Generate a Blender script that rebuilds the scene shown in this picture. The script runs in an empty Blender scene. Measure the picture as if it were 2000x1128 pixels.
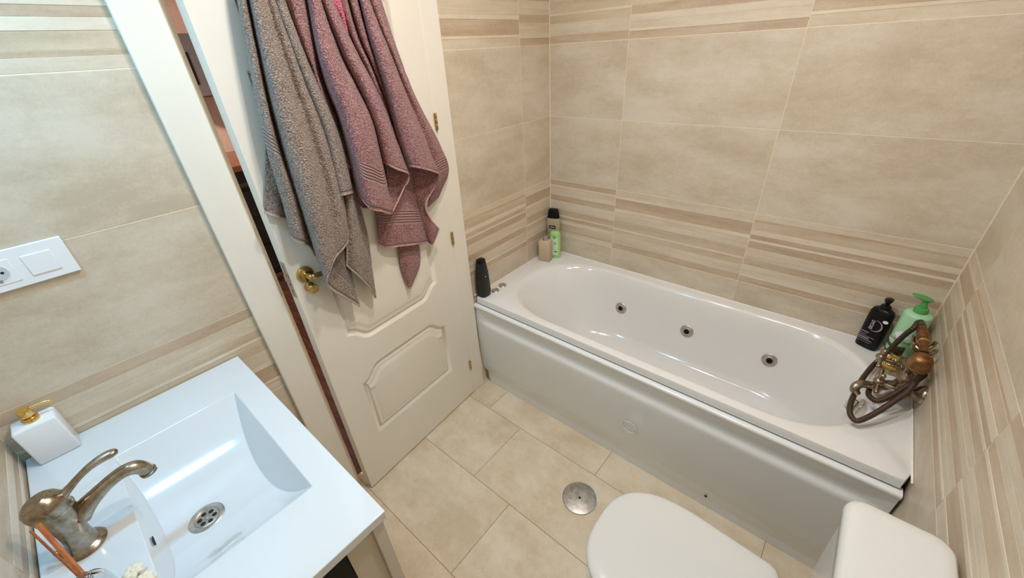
import bpy, bmesh, math, random
from mathutils import Vector, Matrix
random.seed(7)
SC = bpy.context.scene
COL = SC.collection
PI = math.pi

# ------------------------------------------------------------------ camera, world, lights, exposure
cam_d = bpy.data.cameras.new('camera')
cam = bpy.data.objects.new('camera', cam_d)
COL.objects.link(cam)
cam.location = (1.3237, -1.8661, 1.6769)
cam.rotation_euler = (1.0299, 0.0534, 0.6977)
cam_d.sensor_width = 36.0
cam_d.lens = 779.35 / 2000 * 36
cam_d.clip_start = 0.01
SC.camera = cam

world = bpy.data.worlds.new('world')
SC.world = world
world.use_nodes = True
world.node_tree.nodes['Background'].inputs[0].default_value = (1.0, 0.93, 0.85, 1)
world.node_tree.nodes['Background'].inputs[1].default_value = 0.45

def area(name, loc, rot, size, energy, col, shape='DISK', size_y=None, spread=PI):
    d = bpy.data.lights.new(name, 'AREA')
    d.shape = shape; d.size = size
    if size_y: d.size_y = size_y
    d.energy = energy; d.color = col; d.spread = spread
    o = bpy.data.objects.new(name, d); COL.objects.link(o)
    o.location = loc; o.rotation_euler = rot
    return o

WARM = (1.0, 0.95, 0.908)
COOL = (0.26, 0.65, 1.0)
area('ceiling_downlight', (0.72, -1.08, 2.44), (0, 0, 0), 0.10, 9.9, WARM)
area('ceiling_downlight', (1.14, -1.08, 2.44), (0, 0, 0), 0.10, 9.9, WARM)
area('mirror_light', (0.34, -1.99, 2.12), (math.radians(8), math.radians(-14), 0), 0.09, 7.6, COOL, 'RECTANGLE', 0.34)
area('hall_light', (-2.3, -2.3, 2.42), (0, 0, 0), 0.3, 120, (1.0, 0.88, 0.78))

vs = SC.view_settings
vs.view_transform = 'Standard'; vs.look = 'None'; vs.gamma = 1.0; vs.exposure = 0.0
vs.use_curve_mapping = False

# ------------------------------------------------------------------ materials
def srgb(r, g, b):
    f = lambda c: (c / 255 / 12.92) if c / 255 <= 0.04045 else ((c / 255 + 0.055) / 1.055) ** 2.4
    return (f(r), f(g), f(b), 1)

class N:
    def __init__(s, name):
        s.m = bpy.data.materials.new(name); s.m.use_nodes = True
        s.t = s.m.node_tree; s.p = s.t.nodes['Principled BSDF']
    def new(s, typ, **k):
        n = s.t.nodes.new(typ)
        for a, v in k.items(): setattr(n, a, v)
        return n
    def link(s, a, b): s.t.links.new(a, b)

def coords(n, scale=(1, 1, 1), rand=0.0):
    tc = n.new('ShaderNodeTexCoord')
    mp = n.new('ShaderNodeMapping'); mp.inputs['Scale'].default_value = scale
    if rand:
        oi = n.new('ShaderNodeObjectInfo')
        mu = n.new('ShaderNodeVectorMath', operation='SCALE'); mu.inputs['Scale'].default_value = rand
        cb = n.new('ShaderNodeCombineXYZ')
        n.link(oi.outputs['Random'], cb.inputs[0]); n.link(oi.outputs['Random'], cb.inputs[1]); n.link(oi.outputs['Random'], cb.inputs[2])
        n.link(cb.outputs[0], mu.inputs[0])
        ad = n.new('ShaderNodeVectorMath', operation='ADD')
        n.link(tc.outputs['Object'], ad.inputs[0]); n.link(mu.outputs[0], ad.inputs[1])
        n.link(ad.outputs[0], mp.inputs['Vector'])
    else:
        n.link(tc.outputs['Object'], mp.inputs['Vector'])
    return mp.outputs[0]

def noise(n, vec, scale, detail=4, rough=0.6):
    t = n.new('ShaderNodeTexNoise'); t.inputs['Scale'].default_value = scale
    t.inputs['Detail'].default_value = detail; t.inputs['Roughness'].default_value = rough
    n.link(vec, t.inputs['Vector'])
    return t.outputs['Fac']

def ramp(n, fac, stops):
    r = n.new('ShaderNodeValToRGB')
    e = r.color_ramp.elements
    while len(e) < len(stops): e.new(0.5)
    for i, (p, c) in enumerate(stops):
        e[i].position = p; e[i].color = c
    n.link(fac, r.inputs[0])
    return r.outputs[0]

def bump(n, fac, strength, dist):
    b = n.new('ShaderNodeBump'); b.inputs['Strength'].default_value = strength; b.inputs['Distance'].default_value = dist
    n.link(fac, b.inputs['Height']); n.link(b.outputs[0], n.p.inputs['Normal'])
    return b

def plain(name, col, rough=0.5, metal=0.0, coat=0.0, var=0.06, vscale=30, bmp=0.0, bscale=200, spec=0.5):
    """base colour with a faint procedural mottling and optional fine relief"""
    n = N(name); v = coords(n)
    c0 = tuple(max(0, c * (1 - var)) for c in col[:3]) + (1,)
    c1 = tuple(min(1, c * (1 + var)) for c in col[:3]) + (1,)
    n.link(ramp(n, noise(n, v, vscale, 3), [(0.35, c0), (0.65, c1)]), n.p.inputs['Base Color'])
    n.p.inputs['Roughness'].default_value = rough; n.p.inputs['Metallic'].default_value = metal
    n.p.inputs['Specular IOR Level'].default_value = spec
    if coat: n.p.inputs['Coat Weight'].default_value = coat; n.p.inputs['Coat Roughness'].default_value = 0.06
    if bmp: bump(n, noise(n, v, bscale, 4), bmp, 0.002)
    return n.m

def stone(name, lo, mid, hi, stretch, rough=0.42):
    """beige cement-look ceramic: long cloudy streaks, pores and speckle; every tile its own cut of the pattern"""
    n = N(name)
    v = coords(n, stretch, 23.0)
    big = noise(n, v, 3.2, 7, 0.62)
    vf = coords(n, (1, 1, 1), 11.0)
    fine = noise(n, vf, 160, 5, 0.7)
    medium = noise(n, coords(n, (1, 1, 1.6), 7.0), 34, 6, 0.7)
    mx = n.new('ShaderNodeMath', operation='MULTIPLY_ADD'); mx.inputs[1].default_value = 0.34
    n.link(fine, mx.inputs[0])
    md = n.new('ShaderNodeMath', operation='MULTIPLY_ADD'); md.inputs[1].default_value = 0.34
    n.link(medium, md.inputs[0])
    sb = n.new('ShaderNodeMath', operation='ADD'); sb.inputs[1].default_value = -0.34
    n.link(big, sb.inputs[0]); n.link(sb.outputs[0], md.inputs[2]); n.link(md.outputs[0], mx.inputs[2])
    n.link(ramp(n, mx.outputs[0], [(0.34, lo), (0.5, mid), (0.66, hi)]), n.p.inputs['Base Color'])
    n.p.inputs['Roughness'].default_value = rough
    bump(n, fine, 0.10, 0.001)
    return n.m

M = {}
M['tile'] = stone('wall_tile', srgb(194, 178, 155), srgb(206, 192, 170), srgb(215, 203, 185), (1.0, 1.0, 2.4))
M['sL'] = stone('strip_light', srgb(203, 186, 161), srgb(212, 197, 174), srgb(219, 206, 186), (1.0, 1.0, 9))
M['sB'] = stone('strip_pale', srgb(213, 197, 173), srgb(221, 206, 184), srgb(228, 214, 194), (1.0, 1.0, 9))
M['sM'] = stone('strip_mid', srgb(191, 170, 143), srgb(202, 183, 156), srgb(210, 193, 168), (1.0, 1.0, 9))
M['sD'] = stone('strip_dark', srgb(182, 158, 132), srgb(194, 172, 146), srgb(203, 183, 158), (1.0, 1.0, 9))
M['floor'] = stone('floor_tile', srgb(207, 187, 158), srgb(219, 201, 173), srgb(227, 212, 188), (1.6, 2.2, 1.0), 0.38)
M['grout'] = plain('grout', srgb(236, 220, 196), 0.85)
M['fgrout'] = plain('floor_grout', srgb(140, 116, 84), 0.9)
M['plaster'] = plain('ceiling_paint', srgb(246, 246, 245), 0.9)
M['door'] = plain('door_lacquer', srgb(236, 230, 217), 0.34, var=0.012, vscale=8)
M['acryl'] = plain('bath_acrylic', srgb(232, 229, 225), 0.13, coat=0.5, var=0.006, vscale=5)
M['panel'] = plain('bath_panel_acrylic', srgb(233, 232, 228), 0.17, coat=0.3, var=0.006, vscale=5)
M['caulk'] = plain('white_silicone', srgb(240, 236, 228), 0.5)
M['ceram'] = plain('basin_ceramic', srgb(219, 224, 227), 0.10, coat=0.6, var=0.005, vscale=5)
M['toilet'] = plain('toilet_ceramic', srgb(222, 220, 215), 0.16, coat=0.4, var=0.006, vscale=5)
M['chrome'] = plain('chrome', (0.62, 0.61, 0.59, 1), 0.12, 1.0, var=0.05)
M['steel'] = plain('brushed_steel', (0.52, 0.49, 0.45, 1), 0.46, 1.0, var=0.22, vscale=40, bmp=0.15)
M['brass'] = plain('polished_brass', (0.55, 0.39, 0.16, 1), 0.22, 1.0, var=0.15)
M['gold'] = plain('gold_metal', (0.86, 0.60, 0.22, 1), 0.20, 1.0, var=0.08)
M['black'] = plain('black_plastic', (0.004, 0.004, 0.0045, 1), 0.30, spec=0.25)
M['dark'] = plain('charcoal_plastic', (0.018, 0.017, 0.017, 1), 0.42, spec=0.35)
M['hole'] = plain('dark_recess', (0.01, 0.009, 0.008, 1), 0.7)
M['white_pl'] = plain('white_plastic', srgb(240, 242, 244), 0.25, var=0.004)
M['ivory'] = plain('vanity_paint', srgb(206, 196, 176), 0.45, var=0.02)
M['ivory2'] = plain('vanity_frame_paint', srgb(214, 204, 192), 0.40, var=0.02)
M['blackgloss'] = plain('black_panel', (0.006, 0.005, 0.005, 1), 0.45, spec=0.15)

def antique(name, a, b, c, rough):
    n = N(name); v = coords(n)
    n.link(ramp(n, noise(n, v, 34, 6, 0.7), [(0.32, a), (0.5, b), (0.7, c)]), n.p.inputs['Base Color'])
    n.p.inputs['Metallic'].default_value = 1.0
    r = n.new('ShaderNodeMapRange'); r.inputs[3].default_value = rough - 0.08; r.inputs[4].default_value = rough + 0.16
    f = noise(n, v, 60, 5, 0.7); n.link(f, r.inputs[0]); n.link(r.outputs[0], n.p.inputs['Roughness'])
    bump(n, f, 0.08, 0.001)
    return n.m
M['antique'] = antique('antique_nickel_brass', (0.22, 0.165, 0.105, 1), (0.36, 0.30, 0.22, 1), (0.50, 0.46, 0.40, 1), 0.22)
M['bronze'] = antique('aged_bronze', (0.18, 0.13, 0.085, 1), (0.36, 0.295, 0.22, 1), (0.55, 0.49, 0.41, 1), 0.26)
M['copper'] = antique('tarnished_copper', (0.16, 0.07, 0.03, 1), (0.30, 0.15, 0.065, 1), (0.42, 0.25, 0.13, 1), 0.40)

def hose_mat():
    n = N('braided_hose'); tc = n.new('ShaderNodeTexCoord')
    w = n.new('ShaderNodeTexWave', wave_type='BANDS', bands_direction='X')
    w.inputs['Scale'].default_value = 1.0
    mp = n.new('ShaderNodeMapping'); mp.inputs['Scale'].default_value = (75, 1, 1)
    n.link(tc.outputs['UV'], mp.inputs[0]); n.link(mp.outputs[0], w.inputs['Vector'])
    n.link(ramp(n, w.outputs['Fac'], [(0.2, (0.035, 0.020, 0.012, 1)), (0.9, (0.13, 0.085, 0.055, 1))]), n.p.inputs['Base Color'])
    n.p.inputs['Metallic'].default_value = 0.55; n.p.inputs['Roughness'].default_value = 0.42
    bump(n, w.outputs['Fac'], 0.7, 0.001)
    return n.m
M['hose'] = hose_mat()

def terry(name, lo, mid, hi, rib):
    """towelling: tufted pile; a flat ribbed band runs a hand's breadth above the hem (UV v = metres from the hem)"""
    n = N(name)
    v = coords(n)
    vor = n.new('ShaderNodeTexVoronoi'); vor.inputs['Scale'].default_value = 290
    n.link(v, vor.inputs['Vector'])
    nz = noise(n, v, 230, 3, 0.6)
    cl = noise(n, v, 22, 4, 0.6)
    a = n.new('ShaderNodeMath', operation='MULTIPLY_ADD'); a.inputs[1].default_value = 0.85
    n.link(nz, a.inputs[0]); m2 = n.new('ShaderNodeMath', operation='MULTIPLY'); m2.inputs[1].default_value = 0.15
    n.link(cl, m2.inputs[0]); n.link(m2.outputs[0], a.inputs[2])
    pile = ramp(n, a.outputs[0], [(0.36, lo), (0.5, mid), (0.64, hi)])
    uv = n.new('ShaderNodeUVMap'); sx = n.new('ShaderNodeSeparateXYZ'); n.link(uv.outputs[0], sx.inputs[0])
    def band(lo_, hi_):
        g = n.new('ShaderNodeMath', operation='GREATER_THAN'); g.inputs[1].default_value = lo_; n.link(sx.outputs[1], g.inputs[0])
        l = n.new('ShaderNodeMath', operation='LESS_THAN'); l.inputs[1].default_value = hi_; n.link(sx.outputs[1], l.inputs[0])
        m = n.new('ShaderNodeMath', operation='MULTIPLY'); n.link(g.outputs[0], m.inputs[0]); n.link(l.outputs[0], m.inputs[1])
        return m.outputs[0]
    b1 = band(0.062, 0.114); b2 = band(-0.5, 0.012)
    mxx = n.new('ShaderNodeMath', operation='MAXIMUM'); n.link(b1, mxx.inputs[0]); n.link(b2, mxx.inputs[1])
    sn = n.new('ShaderNodeMath', operation='SINE'); ml = n.new('ShaderNodeMath', operation='MULTIPLY'); ml.inputs[1].default_value = 2 * PI / 0.0100
    n.link(sx.outputs[1], ml.inputs[0]); n.link(ml.outputs[0], sn.inputs[0])
    ribc = ramp(n, sn.outputs[0], [(0.0, tuple(c * 0.60 for c in rib[:3]) + (1,)), (0.6, rib)])
    mix = n.new('ShaderNodeMix', data_type='RGBA'); n.link(mxx.outputs[0], mix.inputs[0])
    n.link(pile, mix.inputs[6]); n.link(ribc, mix.inputs[7]); n.link(mix.outputs[2], n.p.inputs['Base Color'])
    hm = n.new('ShaderNodeMix', data_type='FLOAT'); n.link(mxx.outputs[0], hm.inputs[0])
    n.link(vor.outputs['Distance'], hm.inputs[2]); n.link(sn.outputs[0], hm.inputs[3])
    bump(n, hm.outputs[0], 1.0, 0.005)
    n.p.inputs['Roughness'].default_value = 0.95; n.p.inputs['Specular IOR Level'].default_value = 0.1
    n.p.inputs['Sheen Weight'].default_value = 0.35; n.p.inputs['Sheen Roughness'].default_value = 0.5
    return n.m
M['grey_towel'] = terry('taupe_terry', srgb(108, 90, 80), srgb(154, 136, 124), srgb(190, 172, 158), srgb(194, 174, 162))
M['mauve_towel'] = terry('mauve_terry', srgb(112, 66, 64), srgb(164, 113, 113), srgb(202, 152, 151), srgb(202, 154, 151))
M['pink_cloth'] = terry('pink_terry', srgb(190, 70, 100), srgb(222, 104, 136), srgb(240, 140, 165), srgb(226, 120, 146))

def wood(name, a, b, sc):
    n = N(name); v = coords(n, sc, 5.0)
    n.link(ramp(n, noise(n, v, 5, 6, 0.6), [(0.35, a), (0.65, b)]), n.p.inputs['Base Color'])
    n.p.inputs['Roughness'].default_value = 0.25
    return n.m
M['wood_floor'] = wood('dark_wood_floor', (0.028, 0.011, 0.007, 1), (0.075, 0.028, 0.017, 1), (1, 12, 1))
M['table_wood'] = wood('red_wood', (0.16, 0.055, 0.03, 1), (0.30, 0.11, 0.055, 1), (1, 8, 1))
M['reed'] = wood('orange_reed', srgb(176, 96, 48), srgb(206, 124, 70), (20, 20, 3))
M['salmon'] = plain('salmon_wall_paint', srgb(226, 186, 168), 0.9)
M['slate'] = plain('grey_cabinet_paint', srgb(112, 104, 104), 0.5)

# ------------------------------------------------------------------ mesh helpers
def mesh_obj(name, verts, faces, mat, parent=None, smooth=False, angle=None, weld=False, uvs=None):
    me = bpy.data.meshes.new(name)
    me.from_pydata([tuple(v) for v in verts], [], faces)
    if uvs is not None:
        ul = me.uv_layers.new(name='UVMap')
        for li, lp in enumerate(me.loops): ul.data[li].uv = uvs[lp.vertex_index]
    bm = bmesh.new(); bm.from_mesh(me)
    if weld: bmesh.ops.remove_doubles(bm, verts=bm.verts, dist=1e-5)
    bmesh.ops.recalc_face_normals(bm, faces=bm.faces)
    bm.to_mesh(me); bm.free()
    if smooth:
        me.polygons.foreach_set('use_smooth', [True] * len(me.polygons))
        if angle: me.set_sharp_from_angle(angle=math.radians(angle))
    me.materials.append(mat if not isinstance(mat, str) else M[mat])
    o = bpy.data.objects.new(name, me); COL.objects.link(o)
    if parent: put(o, parent)
    return o

def put(o, parent):
    o.parent = parent
    inv = Matrix.Translation(-parent.location)
    if parent.parent: inv = inv @ Matrix.Translation(parent.location)
    o.matrix_parent_inverse = Matrix.Identity(4) if parent.type == 'MESH' else Matrix.Translation(-parent.location)

def thing(name, label, cat, loc, group=None, kind=None):
    o = bpy.data.objects.new(name, None); COL.objects.link(o)
    o.location = loc; o.empty_display_size = 0.05
    if label: o['label'] = label
    if cat: o['category'] = cat
    if group: o['group'] = group
    if kind: o['kind'] = kind
    return o

def tag(o, label=None, cat=None, group=None, kind=None):
    for k, v in (('label', label), ('category', cat), ('group', group), ('kind', kind)):
        if v: o[k] = v
    return o

def bevel(o, width, seg=2, angle=35):
    m = o.modifiers.new('bevel', 'BEVEL'); m.width = width; m.segments = seg; m.limit_method = 'ANGLE'; m.angle_limit = math.radians(angle)
    m.harden_normals = False
    o.data.polygons.foreach_set('use_smooth', [True] * len(o.data.polygons))
    o.data.set_sharp_from_angle(angle=math.radians(50))
    return o

BOXF = [(0, 3, 2, 1), (4, 5, 6, 7), (0, 1, 5, 4), (1, 2, 6, 5), (2, 3, 7, 6), (3, 0, 4, 7)]
def boxv(x0, x1, y0, y1, z0, z1):
    return [(x0, y0, z0), (x1, y0, z0), (x1, y1, z0), (x0, y1, z0), (x0, y0, z1), (x1, y0, z1), (x1, y1, z1), (x0, y1, z1)]
def box(name, x0, x1, y0, y1, z0, z1, mat, parent=None, bev=0, seg=2):
    o = mesh_obj(name, boxv(x0, x1, y0, y1, z0, z1), BOXF, mat, parent)
    if bev: bevel(o, bev, seg)
    return o
def boxes(name, lst, mat, parent=None, bev=0):
    v = []; f = []
    for b in lst:
        k = len(v); v += boxv(*b); f += [tuple(i + k for i in q) for q in BOXF]
    o = mesh_obj(name, v, f, mat, parent)
    if bev: bevel(o, bev)
    return o

def loft(rings, cap0=True, cap1=True, close=True):
    v = []; f = []; n = len(rings[0])
    for r in rings: v += [tuple(p) for p in r]
    for i in range(len(rings) - 1):
        for j in range(n if close else n - 1):
            a = i * n + j; b = i * n + (j + 1) % n
            f.append((a, b, b + n, a + n))
    if cap0: f.append(tuple(range(n))[::-1])
    if cap1: f.append(tuple(range((len(rings) - 1) * n, len(rings) * n)))
    return v, f

def frame(axis):
    z = Vector(axis).normalized()
    x = z.orthogonal().normalized() if abs(z.z) < 0.999 else Vector((1, 0, 0))
    y = z.cross(x)
    return x, y, z

def lathe(name, prof, origin, axis, mat, parent=None, n=28, cap0=True, cap1=True, angle=40):
    """profile [(radius, along)] turned about AXIS through ORIGIN"""
    x, y, z = frame(axis); o = Vector(origin)
    rings = [[o + z * h + (x * math.cos(2 * PI * k / n) + y * math.sin(2 * PI * k / n)) * max(r, 1e-5) for k in range(n)] for r, h in prof]
    v, f = loft(rings, cap0, cap1)
    return mesh_obj(name, v, f, mat, parent, True, angle)

def catmull(pts, m):
    """resample a polyline of tuples with a Catmull-Rom spline, m steps per span"""
    P = [Vector(p) for p in pts]; out = []
    P = [P[0] * 2 - P[1]] + P + [P[-1] * 2 - P[-2]]
    for i in range(1, len(P) - 2):
        a, b, c, d = P[i - 1], P[i], P[i + 1], P[i + 2]
        for k in range(m):
            t = k / m
            out.append(0.5 * ((2 * b) + (c - a) * t + (2 * a - 5 * b + 4 * c - d) * t * t + (3 * b - a - 3 * c + d) * t ** 3))
    out.append(P[-2].copy())
    return out

def tube(name, pts, rad, mat, parent=None, n=14, m=8, flat=None, uv=False, spline=True):
    """swept round bar; rad a number or one per control point; flat = (axis, factor) squashes the section along a direction"""
    rs = rad if isinstance(rad, (list, tuple)) else [rad] * len(pts)
    if spline:
        q = catmull([(p[0], p[1], p[2]) for p in pts], m)
        rr = [v.x for v in catmull([(r, 0, 0) for r in rs], m)]
    else:
        q = [Vector(p) for p in pts]; rr = list(rs)
    T = [(q[min(i + 1, len(q) - 1)] - q[max(i - 1, 0)]).normalized() for i in range(len(q))]
    x = T[0].orthogonal().normalized(); rings = []; uvs = []; L = 0
    for i, p in enumerate(q):
        if i: L += (q[i] - q[i - 1]).length
        x = (x - T[i] * x.dot(T[i])).normalized(); y = T[i].cross(x)
        ring = []
        for k in range(n):
            off = (x * math.cos(2 * PI * k / n) + y * math.sin(2 * PI * k / n)) * rr[i]
            if flat:
                ax = Vector(flat[0]).normalized(); off -= ax * off.dot(ax) * (1 - flat[1])
            ring.append(p + off); uvs.append((L, k / n))
        rings.append(ring)
    v, f = loft(rings)
    return mesh_obj(name, v, f, mat, parent, True, 50, uvs=uvs if uv else None)

def sell(cx, cy, a, b, e, n, z, rot=0):
    """superellipse ring in plan"""
    out = []
    for k in range(n):
        t = 2 * PI * k / n; c, s = math.cos(t), math.sin(t)
        x = a * math.copysign(abs(c) ** (2 / e), c); y = b * math.copysign(abs(s) ** (2 / e), s)
        out.append(Vector((cx + x * math.cos(rot) - y * math.sin(rot), cy + x * math.sin(rot) + y * math.cos(rot), z)))
    return out

def text_obj(name, body, size, fn, mat, parent, align='CENTER', squeeze=1.0, extr=0.0):
    """flat print: built-in font outlines turned to mesh and laid on a surface by fn(x, y) -> point"""
    cu = bpy.data.curves.new(name, 'FONT'); cu.body = body; cu.size = size; cu.align_x = align; cu.resolution_u = 3
    to = bpy.data.objects.new(name + '_tmp', cu); COL.objects.link(to)
    dg = bpy.context.evaluated_depsgraph_get()
    me = bpy.data.meshes.new_from_object(to.evaluated_get(dg))
    bpy.data.objects.remove(to); bpy.data.curves.remove(cu)
    me.name = name
    for v in me.vertices: v.co = fn(v.co.x * squeeze, v.co.y)
    me.materials.clear(); me.materials.append(M[mat] if isinstance(mat, str) else mat)
    o = bpy.data.objects.new(name, me); COL.objects.link(o); put(o, parent)
    return o

# ------------------------------------------------------------------ room shell
L = 1.70            # bath wall length
FY = -2.180         # wall behind the basin
HC = 2.45
ROWS = [0.051, 0.378, 0.705, 1.032, 1.3626, 1.686, 2.013, 2.340, HC]
STRIPED = {(0.705, 1.032), (1.686, 2.013)}
PAT_A = [(37, 'sL'), (16, 'sD'), (50, 'sM'), (34, 'sB'), (28, 'sD'), (15, 'sB'), (45, 'sD'), (40, 'sL'), (35, 'sL'), (45, 'sD'), (35, 'sL'), (35, 'sL'), (15, 'sB'), (40, 'sD')]
PAT_B = [(45, 'sL'), (14, 'sB'), (74, 'sD'), (22, 'sB'), (26, 'sL'), (38, 'sL'), (58, 'sM'), (14, 'sB'), (40, 'sM'), (27, 'sL'), (38, 'sL'), (44, 'sD')]

def tile_mesh(P, a0, a1, b0, b1, depth, ch):
    """a pillowed plate: P(a, b, n) maps wall coordinates to space; n is out of the wall"""
    v = [P(a0, b0, -depth), P(a1, b0, -depth), P(a1, b1, -depth), P(a0, b1, -depth),
         P(a0, b0, -ch), P(a1, b0, -ch), P(a1, b1, -ch), P(a0, b1, -ch),
         P(a0 + ch, b0 + ch, 0), P(a1 - ch, b0 + ch, 0), P(a1 - ch, b1 - ch, 0), P(a0 + ch, b1 - ch, 0)]
    f = [(8, 9, 10, 11)]
    for i in range(4):
        j = (i + 1) % 4
        f += [(i, j, j + 4, i + 4), (i + 4, j + 4, j + 8, i + 8)]
    return v, f

def tile_wall(wall, P, joints, rows, skip=lambda a0, a1, b0, b1: False, pat0=0):
    g = 0.0011
    for ri in range(len(rows) - 1):
        b0, b1 = rows[ri], rows[ri + 1]
        for ti in range(len(joints) - 1):
            a0, a1 = joints[ti], joints[ti + 1]
            if abs(a1 - a0) < 0.01 or skip(a0, a1, b0, b1): continue
            if (b0, b1) in STRIPED:
                base = mesh_obj('striped_tile', *tile_mesh(lambda a, b, n: P(a, b, n - 0.0012), a0 + g, a1 - g, b0 + g, b1 - g, 0.005, 0.0003), M['sM'], wall)
                k = ti + pat0 + (1 if b0 > 1.5 else 0)
                pat = [PAT_A[::-1], PAT_B, PAT_A, PAT_B[::-1]][k % 4]
                tot = sum(h for h, _ in pat); z = b1 - g
                rnd = random.Random(k * 17 + ri)
                for h, mt in pat:
                    dz = h / tot * (b1 - b0 - 2 * g)
                    lift = {'sB': 0.0006}.get(mt, rnd.choice([0.0, -0.0002, -0.0004]))
                    v, f = tile_mesh(lambda a, b, n: P(a, b, n + lift), a0 + g, a1 - g, z - dz + 0.0003, z - 0.0003, 0.0011, 0.0003)
                    mesh_obj('strip', v, f, M[mt], base)
                    z -= dz
            else:
                v, f = tile_mesh(P, a0 + g, a1 - g, b0 + g, b1 - g, 0.006, 0.0004)
                mesh_obj('tile', v, f, M['tile'], wall)

GR = 0.0007   # grout sits this far behind the tile faces
floor = box('floor', -0.05, L, FY, 0.0, -0.06, -0.0012, 'fgrout'); tag(floor, kind='structure')
ceiling = box('ceiling', -0.1, L + 0.08, FY - 0.08, 0.08, HC, HC + 0.06, 'plaster'); tag(ceiling, kind='structure')
wall_back = box('wall_back', -0.12, L + 0.1, GR, 0.10, -0.06, HC, 'grout'); tag(wall_back, kind='structure')
wall_right = box('wall_right', L + GR, L + 0.10, FY - 0.1, GR, -0.06, HC, 'grout'); tag(wall_right, kind='structure')
wall_front = box('wall_front', -0.12, L + GR, FY - 0.10, FY - GR, -0.06, HC, 'grout'); tag(wall_front, kind='structure')
DY0, DY1, DH = -0.800, -1.515, 2.05     # clear door opening
wall_left = boxes('wall_left', [(-0.12, -GR, DY0, GR, -0.06, HC), (-0.12, -GR, FY - GR, DY1, -0.06, HC), (-0.12, -GR, DY1, DY0, DH, HC)], 'grout')
tag(wall_left, kind='structure')

tile_wall(wall_back, lambda a, b, n: (a, -n, b), [0.0, 0.4132, 1.0559, 1.699], ROWS[1:], pat0=0)
tile_wall(wall_left, lambda a, b, n: (n, -a, b), [0.0, 0.2306, 0.76], ROWS[1:], pat0=1)
tile_wall(wall_left, lambda a, b, n: (n, -a, b), [1.56, -FY], [0.0] + ROWS, pat0=3)
tile_wall(wall_left, lambda a, b, n: (n, -a, b), [0.76, 1.5166, 1.56], [2.12, 2.34, HC], pat0=3)
tile_wall(wall_right, lambda a, b, n: (L - n, -a, b), [0.0, 0.240, 0.852, 1.495, -FY], [0.0] + ROWS, pat0=1,
          skip=lambda a0, a1, b0, b1: b1 < 0.40 and a1 < 0.7)
tile_wall(wall_front, lambda a, b, n: (a, FY + n, b), [0.0, 0.413, 1.056, 1.699], [0.0] + ROWS, pat0=2)

# floor tiles: rows along the bath, each row shifted by a third
FT = 0.6545
frows = [(-0.640, -0.825, 0.171), (-0.825, -1.167, 0.390), (-1.167, -1.507, 0.605), (-1.507, -1.849, 0.171), (-1.849, FY, 0.390)]
for y1, y0, x0 in frows:
    xs = [-0.05] + [x for k in range(-2, 4) for x in [x0 + k * FT] if -0.04 < x < L - 0.01] + [L]
    for a0, a1 in zip(xs[:-1], xs[1:]):
        v, f = tile_mesh(lambda a, b, n: (a, b, n), a0 + 0.0009, a1 - 0.0009, y0 + 0.0009, y1 - 0.0009, 0.006, 0.0005)
        mesh_obj('floor_tile', v, f, M['floor'], floor)

# corner joint beads between the wall tiles
for nm, bx in (('trim_1', (0.0, 0.003, -0.003, 0.0, 0.594, HC)), ('trim_2', (L - 0.003, L, -0.003, 0.0, 0.594, HC))):
    tag(box(nm, *bx, 'grout'), kind='structure')

# ------------------------------------------------------------------ door frame
frame_root = thing('trim_3', None, None, (0, -1.15, 0), kind='structure')
def casing(name, y0, y1, z0, z1):
    o = box(name, 0.0005, 0.016, y0, y1, z0, z1, 'door', frame_root, 0.004, 3)
    return o
casing('casing', -0.791, -0.704, 0.0, 2.13)
casing('casing', -1.622, -1.528, 0.0, 2.13)
casing('casing', -1.528, -0.791, 2.062, 2.13)
for y0, y1 in ((-0.800, -0.786), (-1.532, -1.5235)):
    box('jamb', -0.125, 0.004, y0, y1, 0.0, 2.062, 'door', frame_root, 0.002)
box('head_jamb', -0.125, 0.004, -1.515, -0.800, 2.045, 2.062, 'door', frame_root, 0.002)
box('door_stop', -0.075, -0.035, -1.5235, -1.512, 0.0, 2.045, 'door', frame_root, 0.002)
box('door_stop', -0.075, -0.035, -0.812, -0.800, 0.0, 2.045, 'door', frame_root, 0.002)
# strike plate let into the left jamb
box('strike_plate', -0.022, 0.0035, -1.5238, -1.5226, 1.02, 1.15, 'steel', frame_root)

# ------------------------------------------------------------------ door leaf, ajar
TH = math.radians(4.0)
E_ = Vector((math.sin(TH), -math.cos(TH), 0)); NN = Vector((math.cos(TH), math.sin(TH), 0)); H0 = Vector((0.017, -0.790, 0))
def LP(s, z, d=0.0): return H0 + E_ * s + NN * d + Vector((0, 0, z))
door = thing('door_1', None, None, (0.017, -0.79, 0), kind='structure')
DW, DT = 0.708, 0.042
def arc_pts(lst): return [Vector((a, b)) for a, b in lst]
lowp = arc_pts([(0.128, 0.265), (0.598, 0.265), (0.598, 0.556), (0.585, 0.558), (0.568, 0.566), (0.550, 0.584), (0.532, 0.602), (0.512, 0.611), (0.496, 0.613),
                (0.230, 0.613), (0.214, 0.611), (0.194, 0.602), (0.176, 0.584), (0.158, 0.566), (0.141, 0.558), (0.128, 0.556)])
upp = arc_pts([(0.128, 0.792), (0.141, 0.790), (0.158, 0.782), (0.176, 0.764), (0.194, 0.746), (0.214, 0.737), (0.230, 0.735), (0.496, 0.735), (0.512, 0.737), (0.532, 0.746),
               (0.550, 0.764), (0.568, 0.782), (0.585, 0.790), (0.598, 0.792), (0.598, 1.83), (0.54, 1.862), (0.45, 1.885), (0.363, 1.893), (0.276, 1.885), (0.186, 1.862), (0.128, 1.83)])
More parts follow.
